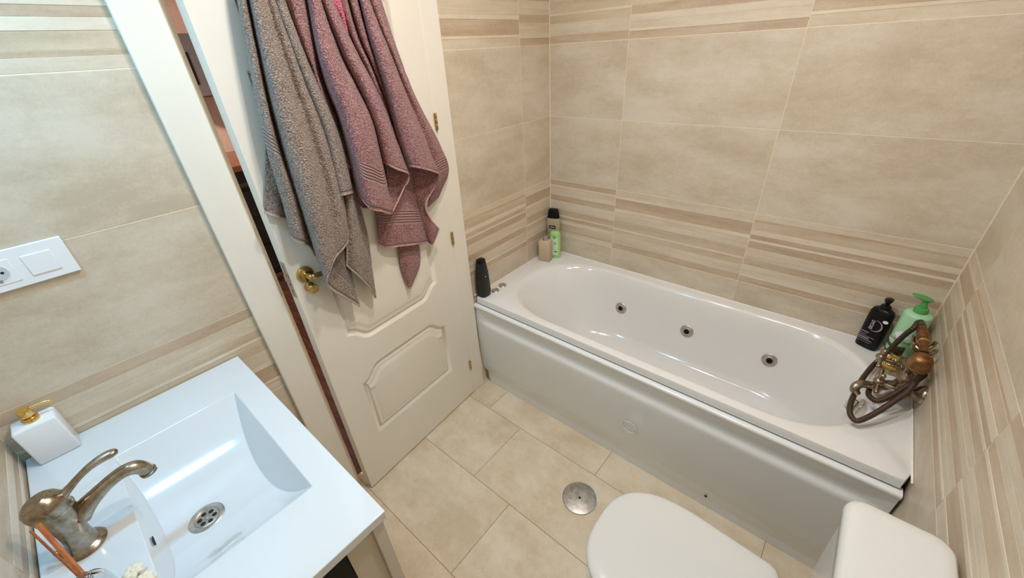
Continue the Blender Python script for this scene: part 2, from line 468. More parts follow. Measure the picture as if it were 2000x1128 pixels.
def offset(poly, d):
    n = len(poly); out = []
    area_ = sum(poly[i].x * poly[(i + 1) % n].y - poly[(i + 1) % n].x * poly[i].y for i in range(n))
    sg = 1 if area_ > 0 else -1
    for i in range(n):
        a, b, c = poly[i - 1], poly[i], poly[(i + 1) % n]
        e1 = (b - a).normalized(); e2 = (c - b).normalized()
        n1 = Vector((-e1.y, e1.x)) * sg; n2 = Vector((-e2.y, e2.x)) * sg
        k = 1 + n1.dot(n2)
        out.append(b + (n1 + n2) * (d / max(k, 0.35)))
    return out
bm = bmesh.new()
outer = [bm.verts.new((s, z, 0)) for s, z in ((0, 0.008), (DW, 0.008), (DW, 2.03), (0, 2.03))]
edges = [bm.edges.new((outer[i], outer[(i + 1) % 4])) for i in range(4)]
holes = []
for poly in (lowp, upp):
    vs_ = [bm.verts.new((p.x, p.y, 0)) for p in poly]; holes.append(vs_)
    edges += [bm.edges.new((vs_[i], vs_[(i + 1) % len(vs_)])) for i in range(len(vs_))]
bmesh.ops.triangle_fill(bm, use_beauty=True, use_dissolve=False, edges=edges)
back = [bm.verts.new((v.co.x, v.co.y, -DT)) for v in outer]
bm.faces.new(back)
for i in range(4): bm.faces.new((outer[i], outer[(i + 1) % 4], back[(i + 1) % 4], back[i]))
for v in bm.verts: v.co = LP(v.co.x, v.co.y, v.co.z)
bmesh.ops.recalc_face_normals(bm, faces=bm.faces)
me = bpy.data.meshes.new('leaf'); bm.to_mesh(me); bm.free(); me.materials.append(M['door'])
leaf_o = bpy.data.objects.new('leaf', me); COL.objects.link(leaf_o); put(leaf_o, door)
for poly in (lowp, upp):
    prof = [(0.0, 0.0), (0.003, -0.0015), (0.006, -0.0055), (0.011, -0.0085), (0.0155, -0.0078), (0.0175, -0.0048), (0.021, -0.0036), (0.025, -0.0042), (0.031, -0.0030), (0.038, -0.0010), (0.042, -0.0004)]
    rings = [[LP(p.x, p.y, d * 1.5) for p in offset(poly, o * 1.3)] for o, d in prof]
    v, f = loft(rings, cap0=False, cap1=True)
    mesh_obj('moulded_panel', v, f, 'door', door, True, 60)
# handle set
def lnorm(d): return NN * d
lathe('handle_rose', [(0.0275, 0.0), (0.0275, 0.004), (0.025, 0.009), (0.014, 0.011), (0.011, 0.013), (0.0105, 0.038), (0.0, 0.040)], LP(0.664, 1.093), NN, 'brass', door)
tube('lever', [LP(0.664, 1.093, 0.030), LP(0.664, 1.093, 0.040), LP(0.652, 1.093, 0.043), LP(0.625, 1.090, 0.040), LP(0.600, 1.087, 0.034), LP(0.580, 1.085, 0.030)],
     [0.009, 0.010, 0.0095, 0.0085, 0.008, 0.0075], 'brass', door, flat=(NN, 0.75))
lathe('turn_knob', [(0.0165, 0.0), (0.0165, 0.004), (0.012, 0.006), (0.009, 0.014), (0.013, 0.020), (0.0165, 0.027), (0.014, 0.034), (0.0, 0.036)], LP(0.664, 1.046), NN, 'brass', door)
def lbox(name, s0, s1, z0, z1, d0, d1, mat, par):
    v = [LP(s, z, d) for d in (d0, d1) for s, z in ((s0, z0), (s1, z0), (s1, z1), (s0, z1))]
    return mesh_obj(name, v, BOXF, mat, par)
pl_ = lbox('lock_plate', DW, DW + 0.0012, 1.022, 1.150, -0.034, -0.008, 'steel', door)
lbox('latch_bolt', DW + 0.001, DW + 0.008, 1.083, 1.105, -0.030, -0.013, 'chrome', pl_)
for zz in (1.068, 1.044):
    lbox('screw_hole', DW + 0.001, DW + 0.0016, zz, zz + 0.006, -0.024, -0.018, 'hole', pl_)
for zz in (1.452, 0.960, 0.208):
    h = lathe('hinge', [(0.0, -0.033), (0.004, -0.032), (0.0062, -0.027), (0.0062, -0.010), (0.0055, -0.009), (0.0062, -0.008), (0.0062, 0.010), (0.0055, 0.011), (0.0062, 0.012), (0.0062, 0.027), (0.004, 0.032), (0.0, 0.033)],
              (0.0225, -0.7915, zz), (0, 0, 1), 'brass', door, n=14)

# ------------------------------------------------------------------ room beyond the door
floor_h = box('floor_hall', -4.2, -0.05, -3.2, 1.6, -0.06, -0.004, 'hole'); tag(floor_h, kind='structure')
k = 0
for yy in [-3.0 + 0.12 * i for i in range(36)]:
    off = (k * 0.37) % 1.1; k += 1
    xs = [-4.2] + [-4.2 + off + 1.1 * j for j in range(5) if 0.05 < off + 1.1 * j < 4.1] + [-0.05]
    if not (-1.75 < yy < 0.3): continue
    for a0, a1 in zip(xs[:-1], xs[1:]):
        v, f = tile_mesh(lambda a, b, n: (a, b, n), a0 + 0.001, a1 - 0.001, yy + 0.001, yy + 0.119, 0.004, 0.0008)
        mesh_obj('plank', v, f, M['wood_floor'], floor_h)
tag(box('wall_hall', -3.62, -3.5, -3.2, 1.6, 0.0, 2.6, 'salmon'), kind='structure')
tag(box('ceiling_hall', -3.62, -0.12, -3.2, 1.6, 2.5, 2.6, 'plaster'), kind='structure')
t = thing('wall_cabinet', 'slate grey cabinet high on the salmon wall, seen through the door gap', 'cabinet', (-3.32, -0.65, 1.46))
box('body', -3.49, -3.20, -0.95, -0.25, 1.46, 1.93, 'slate', t, 0.004)
box('door_panel', -3.20, -3.188, -0.94, -0.26, 1.47, 1.92, 'slate', t, 0.003)
box('dark_slot', -3.188, -3.183, -0.74, -0.655, 1.56, 1.80, 'black', t)
t = thing('wooden_table', 'red-brown wooden table seen through the narrow door gap', 'table', (-2.55, -0.8, 0))
box('table_top', -3.0, -2.30, -1.35, 0.1, 0.98, 1.03, 'table_wood', t, 0.006)
box('apron', -2.95, -2.36, -1.30, 0.05, 0.88, 0.98, 'hole', t)
for x in (-2.93, -2.40):
    for y in (-1.28, 0.0): box('leg', x, x + 0.05, y, y + 0.05, 0.0, 0.90, 'table_wood', t, 0.004)
t = thing('dark_chest', 'dark chest under the wooden table beyond the door', 'chest', (-2.7, -0.75, 0))
box('body', -2.92, -2.55, -1.15, -0.20, 0.0, 0.80, 'dark', t, 0.008)
for i in range(3): box('drawer_front', -2.55, -2.535, -1.13, -0.22, 0.05 + 0.25 * i, 0.28 + 0.25 * i, 'dark', t, 0.006)

# ------------------------------------------------------------------ bathtub
TUB_Z = 0.594
tub = thing('bathtub', 'white acrylic whirlpool bathtub along the striped tile wall', 'bathtub', (0.85, -0.34, 0))
NA, NS = 14, 22
def tub_ring(x0, x1, y0, y1, e0, e1, z, ex=2.2):
    """plan outline with straight long sides and rounded ends of length e0 (left) and e1 (right)"""
    cy, b = (y0 + y1) / 2, (y1 - y0) / 2; out = []
    for i in range(NS): out.append(Vector((x0 + e0 + (x1 - e1 - x0 - e0) * i / NS, y0, z)))
    for q in range(2 * NA):
        t = -PI / 2 + PI * q / (2 * NA); c, s = math.cos(t), math.sin(t)
        out.append(Vector((x1 - e1 + e1 * abs(c) ** (2 / ex), cy + b * math.copysign(abs(s) ** (2 / ex), s), z)))
    for i in range(NS): out.append(Vector((x1 - e1 - (x1 - e1 - x0 - e0) * i / NS, y1, z)))
    for q in range(2 * NA):
        t = PI / 2 + PI * q / (2 * NA); c, s = math.cos(t), math.sin(t)
        out.append(Vector((x0 + e0 - e0 * abs(c) ** (2 / ex), cy + b * math.copysign(abs(s) ** (2 / ex), s), z)))
    return out
def rect_ring(x0, x1, y0, y1, z, e0, e1):
    out = []
    for i in range(NS): out.append(Vector((x0 + e0 + (x1 - e1 - x0 - e0) * i / NS, y0, z)))
    for q in range(2 * NA):
        t = q / (2 * NA)
        if t < 0.3: out.append(Vector((x1 - e1 + e1 * t / 0.3, y0, z)))
        elif t < 0.7: out.append(Vector((x1, y0 + (y1 - y0) * (t - 0.3) / 0.4, z)))
        else: out.append(Vector((x1 - e1 * (t - 0.7) / 0.3, y1, z)))
    for i in range(NS): out.append(Vector((x1 - e1 - (x1 - e1 - x0 - e0) * i / NS, y1, z)))
    for q in range(2 * NA):
        t = q / (2 * NA)
        if t < 0.3: out.append(Vector((x0 + e0 - e0 * t / 0.3, y1, z)))
        elif t < 0.7: out.append(Vector((x0, y1 - (y1 - y0) * (t - 0.3) / 0.4, z)))
        else: out.append(Vector((x0 + e0 * (t - 0.7) / 0.3, y0, z)))
    return out
XA, XB, YA, YB = 0.003, L - 0.003, -0.685, -0.003
R0 = dict(x0=0.092, x1=1.615, y0=-0.648, y1=-0.050, e0=0.34, e1=0.30)
def basin(k, z, left, right, side, ex=2.2):
    return tub_ring(R0['x0'] + left, R0['x1'] - right, R0['y0'] + side, R0['y1'] - side, R0['e0'], R0['e1'], z, ex)
rings = [rect_ring(XA + 0.02, XB - 0.002, YA + 0.004, YB, TUB_Z - 0.036, 0.34, 0.30),
         rect_ring(XA, XB, YA, YB, TUB_Z - 0.034, 0.34, 0.30),
         rect_ring(XA, XB, YA, YB, TUB_Z - 0.006, 0.34, 0.30),
         rect_ring(XA + 0.002, XB - 0.001, YA + 0.002, YB, TUB_Z - 0.0015, 0.34, 0.30),
         rect_ring(XA + 0.006, XB - 0.002, YA + 0.006, YB, TUB_Z, 0.34, 0.30),
         basin(0, TUB_Z, -0.004, -0.004, -0.004), basin(0, TUB_Z - 0.0006, 0.002, 0.002, 0.001),
         basin(0, TUB_Z - 0.003, 0.012, 0.008, 0.006), basin(0, TUB_Z - 0.009, 0.022, 0.014, 0.011), basin(0, TUB_Z - 0.020, 0.034, 0.020, 0.016),
         basin(0, 0.52, 0.075, 0.036, 0.026), basin(0, 0.45, 0.115, 0.052, 0.036), basin(0, 0.38, 0.155, 0.068, 0.047), basin(0, 0.31, 0.196, 0.085, 0.059),
         basin(0, 0.265, 0.228, 0.100, 0.071), basin(0, 0.240, 0.258, 0.118, 0.086), basin(0, 0.228, 0.290, 0.142, 0.106), basin(0, 0.222, 0.335, 0.185, 0.135),
         basin(0, 0.220, 0.40, 0.25, 0.18)]
v, f = loft(rings, cap0=False, cap1=True)
mesh_obj('tub_shell', v, f, 'acryl', tub, True, 42)
# front panel: swept section, bulging below the groove; the step fades out near both ends
PX0, PX1, NPX = 0.006, 1.692, 60
def sm(t): t = max(0, min(1, t)); return t * t * (3 - 2 * t)
rings = []
for i in range(NPX + 1):
    t = i / NPX
    x = PX0 + (PX1 - PX0) * (0.5 - 0.5 * math.cos(PI * t)) if True else 0
    k = sm((x - PX0 - 0.02) / 0.07) * sm((PX1 - x - 0.005) / 0.07)
    top_in = 0.0
    sec = [(-0.668, 0.550), (-0.672, 0.5535), (-0.698, 0.5535), (-0.7025, 0.551), (-0.7045, 0.546), (-0.7040, 0.540), (-0.7005, 0.533),
           (-0.6985 + 0.004 * k, 0.526), (-0.6975 + 0.004 * k, 0.500), (-0.6965 + 0.004 * k, 0.474), (-0.6965 + 0.003 * k, 0.466), (-0.6970 - 0.002 * k, 0.458), (-0.6972 - 0.006 * k, 0.450),
           (-0.6970 - 0.008 * k, 0.442), (-0.6965 - 0.0085 * k, 0.430), (-0.694 - 0.0075 * k, 0.36), (-0.688 - 0.005 * k, 0.25), (-0.681 - 0.002 * k, 0.15), (-0.677, 0.098), (-0.674, 0.092), (-0.6715, 0.088), (-0.669, 0.04), (-0.667, 0.001), (-0.655, 0.001), (-0.655, 0.54)]
    rings.append([Vector((x + (0.020 * sm((0.10 - z) / 0.015) if x < 0.02 else 0), y, z)) for y, z in sec])
v, f = loft(rings, True, True)
front_panel = mesh_obj('front_panel', v, f, 'panel', tub, True, 50)
def ring_flat(name, c, ax, r0, r1, h, mat, par, n=28, sx=1.0):
    return lathe(name, [(r0, 0.0), (r0 + 0.001, h), (r1 - 0.001, h), (r1, 0.0)], c, ax, mat, par, n, False, False)
ring_flat('emblem', (0.905, -0.6965, 0.26), (0, -1, -0.06), 0.030, 0.034, 0.0012, 'panel', front_panel)
lathe('screw_hole', [(0.0055, 0.0), (0.0055, 0.001), (0.0, 0.001)], (1.247, -0.6715, 0.068), (0, -1, 0), 'hole', front_panel, 12)
# silicone beads where the deck meets the tiles
box('sealant_bead', 0.003, L - 0.002, -0.0065, -0.0005, TUB_Z - 0.002, TUB_Z + 0.0045, 'caulk', tub, 0.002)
box('sealant_bead', 0.0005, 0.006, -0.685, -0.004, TUB_Z - 0.002, TUB_Z + 0.0045, 'caulk', tub, 0.002)
box('sealant_bead', L - 0.006, L - 0.0005, -0.685, -0.004, TUB_Z - 0.002, TUB_Z + 0.0045, 'caulk', tub, 0.002)
# jets on the far side wall of the basin
side_n = Vector((0, -1, 0.16)).normalized()
for jx in (0.545, 0.908, 1.278):
    z = 0.405; y = R0['y1'] - 0.043
    j = lathe('whirlpool_jet', [(0.0, -0.004), (0.0315, -0.002), (0.0325, 0.002), (0.030, 0.0045), (0.020, 0.0035), (0.018, 0.006), (0.0135, 0.0065), (0.0125, 0.003), (0.0, 0.003)], (jx, y, z), side_n, 'steel', tub)
    lathe('nozzle', [(0.0125, 0.003), (0.0125, 0.0072), (0.008, 0.0078), (0.0065, 0.005), (0.0, 0.005)], (jx, y, z), side_n, 'black', j, 20)
for bx_, by_ in ((0.054, -0.522), (0.058, -0.583)):
    j = lathe('control_button', [(0.022, 0.0), (0.022, 0.003), (0.0195, 0.0055), (0.013, 0.006), (0.012, 0.0045), (0.0, 0.0045)], (bx_, by_, TUB_Z), (0, 0, 1), 'chrome', tub)
# overflow control on the tap end
ov = lathe('overflow_plate', [(0.0, -0.01), (0.034, -0.006), (0.036, 0.002), (0.032, 0.008), (0.022, 0.012), (0.0, 0.013)], (1.578, -0.345, 0.520), Vector((-1, 0, 0.22)), 'chrome', tub)
o = box('turn_lever', -0.018, 0.018, -0.024, 0.024, 0.0, 0.020, 'chrome', None, 0.005)
mw = Matrix.Translation((1.566, -0.345, 0.522)) @ Vector((-1, 0, 0.22)).to_track_quat('Z', 'Y').to_matrix().to_4x4() @ Matrix.Rotation(0.5, 4, 'Z')
o.data.transform(mw); put(o, ov)
# anti-slip ribs in the basin floor, drain at the tap end
for i in range(9):
    v_ = 0.90 + i * 0.022
    tube('anti_slip_rib', [(v_, -0.42, 0.2203), (v_, -0.28, 0.2203)], [0.0016, 0.0016], 'acryl', tub, 8, 2)
lathe('bath_drain', [(0.034, 0.0), (0.034, 0.002), (0.027, 0.004), (0.024, 0.001), (0.0, 0.001)], (1.28, -0.35, 0.2195), (0, 0, 1), 'chrome', tub)

# ------------------------------------------------------------------ bath mixer tap and hand shower
tap = thing('bath_mixer_tap', 'aged bronze two-handle bath tap mounted on the right-hand wall', 'tap', (1.66, -0.28, 0.66))
for y in (-0.355, -0.205):
    r = lathe('wall_rosette', [(0.033, 0.0), (0.033, 0.004), (0.029, 0.010), (0.018, 0.022), (0.012, 0.030), (0.011, 0.036)], (L - 0.0005, y, 0.662), (-1, 0, 0), 'bronze', tap)
    lathe('union_nut', [(0.0, 0.0), (0.0165, 0.0), (0.0165, 0.014), (0.012, 0.017), (0.0, 0.017)], (L - 0.030, y, 0.662), (-1, 0, 0), 'bronze', tap, 6, angle=20)
tube('valve_body', [(1.655, -0.385, 0.662), (1.655, -0.372, 0.662), (1.655, -0.355, 0.662), (1.655, -0.325, 0.662), (1.655, -0.28, 0.662), (1.655, -0.235, 0.662), (1.655, -0.205, 0.662), (1.655, -0.188, 0.662), (1.655, -0.175, 0.662)],
     [0.004, 0.017, 0.021, 0.015, 0.022, 0.015, 0.021, 0.017, 0.004], 'bronze', tap, 20, 6)
def cross_handle(y, ang):
    h = lathe('cross_handle', [(0.0, -0.013), (0.011, -0.012), (0.0150, -0.004), (0.0150, 0.004), (0.011, 0.010), (0.006, 0.014), (0.0, 0.016)], (1.588, y, 0.672), (-1, 0, 0.05), 'bronze', tap, 18)
    lathe('stem', [(0.012, 0.0), (0.012, 0.012), (0.008, 0.016), (0.0095, 0.030), (0.007, 0.040), (0.008, 0.058)], (1.646, y, 0.664), (-1, 0, 0.05), 'bronze', h, 16)
    for k in range(4):
        a = ang + k * PI / 2; d = Vector((0, math.cos(a), math.sin(a)))
        c = Vector((1.588, y, 0.672))
        tube('spoke', [c + d * 0.008, c + d * 0.020, c + d * 0.034, c + d * 0.044, c + d * 0.047], [0.0055, 0.0055, 0.0065, 0.0072, 0.001], 'bronze', h, 10, 3)
cross_handle(-0.372, 0.45)
cross_handle(-0.222, 0.40)
tube('spout', [(1.652, -0.285, 0.648), (1.623, -0.34, 0.645), (1.586, -0.376, 0.652), (1.551, -0.402, 0.662), (1.536, -0.422, 0.66), (1.534, -0.43, 0.648), (1.544, -0.427, 0.635)],
     [0.012, 0.0115, 0.012, 0.0130, 0.0130, 0.0120, 0.0120], 'bronze', tap, 16, 8)
tube('cradle_post', [(1.655, -0.28, 0.675), (1.655, -0.28, 0.70), (1.655, -0.28, 0.735), (1.655, -0.28, 0.770)], [0.014, 0.010, 0.013, 0.009], 'bronze', tap, 14, 6)
tube('cradle_arm', [(1.628, -0.305, 0.806), (1.634, -0.300, 0.785), (1.655, -0.285, 0.772), (1.676, -0.300, 0.785), (1.682, -0.305, 0.806)], [0.005, 0.006, 0.008, 0.006, 0.005], 'bronze', tap, 12, 6)
tube('cradle_arm', [(1.628, -0.255, 0.806), (1.634, -0.260, 0.785), (1.655, -0.275, 0.772), (1.676, -0.260, 0.785), (1.682, -0.255, 0.806)], [0.005, 0.006, 0.008, 0.006, 0.005], 'bronze', tap, 12, 6)

hs = thing('hand_shower', 'copper-coloured hand shower with coiled brown hose resting on the bath tap', 'hand shower', (1.652, -0.30, 0.80))
tube('handle', [(1.650, -0.155, 0.800), (1.650, -0.170, 0.800), (1.651, -0.190, 0.800), (1.652, -0.225, 0.801), (1.653, -0.262, 0.801), (1.653, -0.285, 0.801), (1.653, -0.315, 0.801), (1.651, -0.345, 0.801)],
     [0.0095, 0.0115, 0.0140, 0.0155, 0.0145, 0.0105, 0.0105, 0.014], 'copper', hs, 18, 6)
lathe('collar', [(0.0135, 0.0), (0.0162, 0.002), (0.0162, 0.006), (0.0135, 0.008)], (1.653, -0.268, 0.801), (0, -1, 0), 'brass', hs)
lathe('ferrule', [(0.0, -0.002), (0.010, -0.002), (0.0115, 0.004), (0.0115, 0.020), (0.013, 0.024), (0.013, 0.030)], (1.648, -0.138, 0.800), (0.03, -1, 0), 'bronze', hs, 16)
lathe('shower_head', [(0.0, -0.032), (0.026, -0.032), (0.0305, -0.029), (0.0310, -0.022), (0.0290, -0.020), (0.0285, -0.010), (0.0275, 0.002), (0.023, 0.013), (0.013, 0.019), (0.0, 0.021)], (1.648, -0.378, 0.796), (-0.12, -0.35, 1), 'copper', hs, 28)
hose = [(1.648, -0.14, 0.8), (1.64, -0.15, 0.802), (1.631, -0.184, 0.795), (1.626, -0.17, 0.765), (1.62, -0.152, 0.72), (1.611, -0.145, 0.665), (1.599, -0.165, 0.635), (1.579, -0.224, 0.628), (1.561, -0.299, 0.626), (1.552, -0.347, 0.625), (1.542, -0.419, 0.625), (1.536, -0.479, 0.625), (1.539, -0.525, 0.622), (1.555, -0.549, 0.622), (1.574, -0.533, 0.63), (1.602, -0.494, 0.65), (1.63, -0.445, 0.67), (1.653, -0.404, 0.69), (1.665, -0.366, 0.71),
        (1.672, -0.345, 0.732), (1.682, -0.310, 0.728), (1.686, -0.310, 0.710), (1.676, -0.328, 0.698), (1.658, -0.36, 0.69), (1.631, -0.404, 0.67), (1.61, -0.434, 0.655),
        (1.592, -0.444, 0.645), (1.577, -0.422, 0.638), (1.575, -0.39, 0.634), (1.586, -0.335, 0.628), (1.615, -0.295, 0.622), (1.648, -0.282, 0.630), (1.655, -0.280, 0.645)]
tube('hose', hose, 0.0082, 'hose', hs, 12, 8, uv=True)

# ------------------------------------------------------------------ basin on its vanity
SZ = 0.895
ba = thing('washbasin', 'white rectangular ceramic washbasin with a trough-shaped bowl', 'washbasin', (0.40, -1.94, 0.873))
NXB = 40
HX0, HX1, HYF, HYB = 0.170, 0.630, -1.773, -2.036
OX0, OX1, OYF, OYB = 0.002, 0.800, -1.7055, FY + 0.002
arc = []
for i in range(NXB + 1):
    t = i / NXB; x = HX0 + (HX1 - HX0) * t; fz = 1 - abs(2 * t - 1) ** 2.1
    arc.append((x, fz))
V = []; F = []
def av(p): V.append(p); return len(V) - 1
for i in range(NXB):
    (xa, fa), (xb, fb) = arc[i], arc[i + 1]
    q = lambda *ps: F.append(tuple(av(p) for p in ps))
    D = 0.105
    q((xa, OYF, SZ), (xb, OYF, SZ), (xb, HYF, SZ), (xa, HYF, SZ))
    q((xa, HYB, SZ), (xb, HYB, SZ), (xb, OYB, SZ), (xa, OYB, SZ))
    # end walls in steps, then the trough
    def pf(x, fz, k): return (x, HYF - 0.050 * fz * (k ** 1.15), SZ - D * fz * k)
    def pb(x, fz, k): return (x, HYB + 0.010 * fz * k, SZ - D * fz * k)
    for a, b in ((0, .25), (.25, .5), (.5, .75), (.75, 1)):
        if fa < 1e-6: F.append(tuple(av(p) for p in (pf(xa, fa, 1), pf(xb, fb, a), pf(xb, fb, b)))) ; F.append(tuple(av(p) for p in (pb(xa, fa, 1), pb(xb, fb, a), pb(xb, fb, b))))
        elif fb < 1e-6: F.append(tuple(av(p) for p in (pf(xa, fa, a), pf(xb, fb, 1), pf(xa, fa, b)))) ; F.append(tuple(av(p) for p in (pb(xa, fa, a), pb(xb, fb, 1), pb(xa, fa, b))))
        else:
            q(pf(xa, fa, a), pf(xb, fb, a), pf(xb, fb, b), pf(xa, fa, b)); q(pb(xa, fa, a), pb(xb, fb, a), pb(xb, fb, b), pb(xa, fa, b))
    A0, A1, B0, B1 = Vector(pf(xa, fa, 1)), Vector(pb(xa, fa, 1)), Vector(pf(xb, fb, 1)), Vector(pb(xb, fb, 1))
    for s in range(8): q(tuple(A0.lerp(A1, s / 8)), tuple(B0.lerp(B1, s / 8)), tuple(B0.lerp(B1, (s + 1) / 8)), tuple(A0.lerp(A1, (s + 1) / 8)))
for xa, xb in ((OX0, HX0), (HX1, OX1)):
    ys = [OYF] + [HYF + (HYB - HYF) * s / 8 for s in range(9)] + [OYB]
    for y0, y1 in zip(ys[:-1], ys[1:]): F.append(tuple(av(p) for p in ((xa, y0, SZ), (xb, y0, SZ), (xb, y1, SZ), (xa, y1, SZ))))
# outer edge of the slab
xs = [OX0, HX0] + [a[0] for a in arc[1:-1]] + [HX1, OX1]; ys = [OYF] + [HYF + (HYB - HYF) * s / 8 for s in range(9)] + [OYB]
SB = SZ - 0.022
loop = [(x, OYF) for x in xs] + [(OX1, y) for y in ys[1:]] + [(x, OYB) for x in xs[::-1][1:]] + [(OX0, y) for y in ys[::-1][1:-1]]
for a, b in zip(loop, loop[1:] + loop[:1]): F.append(tuple(av(p) for p in ((*a, SZ), (*b, SZ), (*b, SB), (*a, SB))))
slab = mesh_obj('basin_slab', V, F, 'ceram', ba, True, weld=True)
bevel(slab, 0.0035, 3, 32)
slab.data.set_sharp_from_angle(angle=math.radians(60))
dz = SZ - 0.105 * (1 - abs(2 * (0.417 - HX0) / (HX1 - HX0) - 1) ** 2.1)
dr = lathe('sink_drain', [(0.0, -0.004), (0.034, -0.004), (0.0355, 0.0035), (0.033, 0.0055), (0.026, 0.0048), (0.0235, 0.0020), (0.022, 0.0010)], (0.417, -1.952, dz), (0, 0, 1), 'steel', ba, 36, True, False)
lathe('strainer', [(0.0225, -0.0035), (0.0225, 0.0016), (0.0, 0.0016)], (0.417, -1.952, dz), (0, 0, 1), 'steel', dr, 30)
for k in range(6):
    a = k * PI / 3 + 0.2
    lathe('strainer_hole', [(0.0052, 0.0), (0.0052, 0.0005), (0.0, 0.0005)], (0.417 + 0.0145 * math.cos(a), -1.952 + 0.0145 * math.sin(a), dz + 0.0014), (0, 0, 1), 'hole', dr, 14)
lathe('centre_screw', [(0.0042, 0.0), (0.0042, 0.0012), (0.002, 0.002), (0.0, 0.002)], (0.417, -1.952, dz + 0.0014), (0, 0, 1), 'steel', dr, 14)
sl = sell(0, 0, 0.013, 0.004, 2.6, 20, 0)
v, f = loft([[Vector((0.455 + p.x, -2.0318 + h, 0.862 + p.y)) for p in sl] for h in (0.0, 0.0016)])
mesh_obj('overflow_slot', v, f, 'hole', ba)

va = thing('vanity_cabinet', 'cream vanity cabinet under the white washbasin', 'cabinet', (0.40, -1.94, 0))
VX0, VX1, VYF, VYB = 0.010, 0.791, -1.712, FY + 0.004
box('side_stile', VX1 - 0.030, VX1, VYF - 0.026, VYF, 0.0, SB - 0.001, 'ivory2', va, 0.002)
box('side_stile', VX1 - 0.030, VX1, VYB, VYB + 0.03, 0.0, SB - 0.001, 'ivory2', va, 0.002)
box('side_panel', VX1 - 0.028, VX1 - 0.010, -1.795, VYF - 0.026, 0.02, SB - 0.001, 'ivory', va, 0.001)
box('dark_side_panel', VX1 - 0.026, VX1 - 0.008, VYB + 0.03, -1.797, 0.02, SB - 0.001, 'blackgloss', va, 0.001)
box('carcass', VX0, VX1 - 0.030, VYB, VYF - 0.02, 0.06, 0.74, 'ivory', va, 0.002)
box('top_rail', VX0, VX1 - 0.030, VYF - 0.026, VYF, 0.80, SB - 0.001, 'ivory2', va, 0.002)
for x0, x1 in ((0.012, 0.384), (0.388, 0.760)):
    d_ = box('cabinet_door', x0, x1, VYF - 0.019, VYF, 0.07, 0.795, 'ivory', va, 0.003)
    lathe('knob', [(0.006, 0.0), (0.006, 0.010), (0.012, 0.016), (0.012, 0.022), (0.0, 0.025)], ((x1 - 0.03) if x0 < 0.2 else x0 + 0.03, VYF, 0.6), (0, 1, 0), 'brass', d_, 16)

# ------------------------------------------------------------------ basin mixer tap
fc = thing('basin_mixer_tap', 'tarnished nickel single-lever tap at the back of the washbasin', 'tap', (0.392, -2.110, SZ))
fx = 0.392
lathe('base_flange', [(0.031, 0.0), (0.033, 0.003), (0.031, 0.007), (0.027, 0.009), (0.024, 0.012)], (fx, -2.112, SZ), (0, 0, 1), 'antique', fc, 32)
tube('tap_body', [(fx, -2.112, SZ + 0.004), (fx, -2.112, SZ + 0.014), (fx, -2.111, SZ + 0.034), (fx, -2.109, SZ + 0.060), (fx, -2.107, SZ + 0.085), (fx, -2.108, SZ + 0.104), (fx, -2.108, SZ + 0.116)],
     [0.027, 0.0235, 0.0205, 0.0215, 0.0255, 0.0285, 0.0275], 'antique', fc, 28, 8)
lathe('body_seam', [(0.0268, -0.003), (0.0292, -0.002), (0.0292, 0.001), (0.0268, 0.002)], (fx, -2.108, SZ + 0.112), (0, 0.10, 1), 'antique', fc, 32, False, False)
lathe('cap', [(0.0285, 0.0), (0.0300, 0.008), (0.0300, 0.018), (0.0275, 0.027), (0.0225, 0.033), (0.0215, 0.0325), (0.0195, 0.035), (0.0175, 0.0345), (0.0155, 0.037), (0.0, 0.038)], (fx, -2.108, SZ + 0.112), (0, -0.22, 1), 'antique', fc, 36)
tube('spout', [(fx, -2.092, SZ + 0.070), (fx + 0.000, -2.075, SZ + 0.083), (fx + 0.001, -2.052, SZ + 0.096), (fx + 0.001, -2.028, SZ + 0.106), (fx + 0.001, -2.006, SZ + 0.110), (fx + 0.001, -1.990, SZ + 0.104), (fx + 0.001, -1.982, SZ + 0.090), (fx + 0.001, -1.980, SZ + 0.078)],
     [0.020, 0.0165, 0.0130, 0.0118, 0.0125, 0.0135, 0.0128, 0.0122], 'antique', fc, 20, 8)
lathe('spout_ring', [(0.0122, -0.003), (0.0146, -0.002), (0.0146, 0.003), (0.0122, 0.004)], (fx + 0.001, -1.980, SZ + 0.080), (0, 0.10, -1), 'antique', fc, 24)
tube('lever_handle', [(fx, -2.090, SZ + 0.128), (fx, -2.074, SZ + 0.137), (fx, -2.056, SZ + 0.148), (fx, -2.036, SZ + 0.157), (fx, -2.016, SZ + 0.161), (fx, -2.002, SZ + 0.160), (fx, -1.995, SZ + 0.158)],
     [0.012, 0.0085, 0.0074, 0.0084, 0.0100, 0.0094, 0.0050], 'antique', fc, 18, 8, flat=((0, -0.2, 1), 0.72))
tube('pop_up_rod', [(fx + 0.016, -2.139, SZ + 0.002), (fx + 0.017, -2.140, SZ + 0.022), (fx + 0.017, -2.140, SZ + 0.036), (fx + 0.017, -2.140, SZ + 0.040)], [0.002, 0.002, 0.0042, 0.001], 'antique', fc, 10, 4)

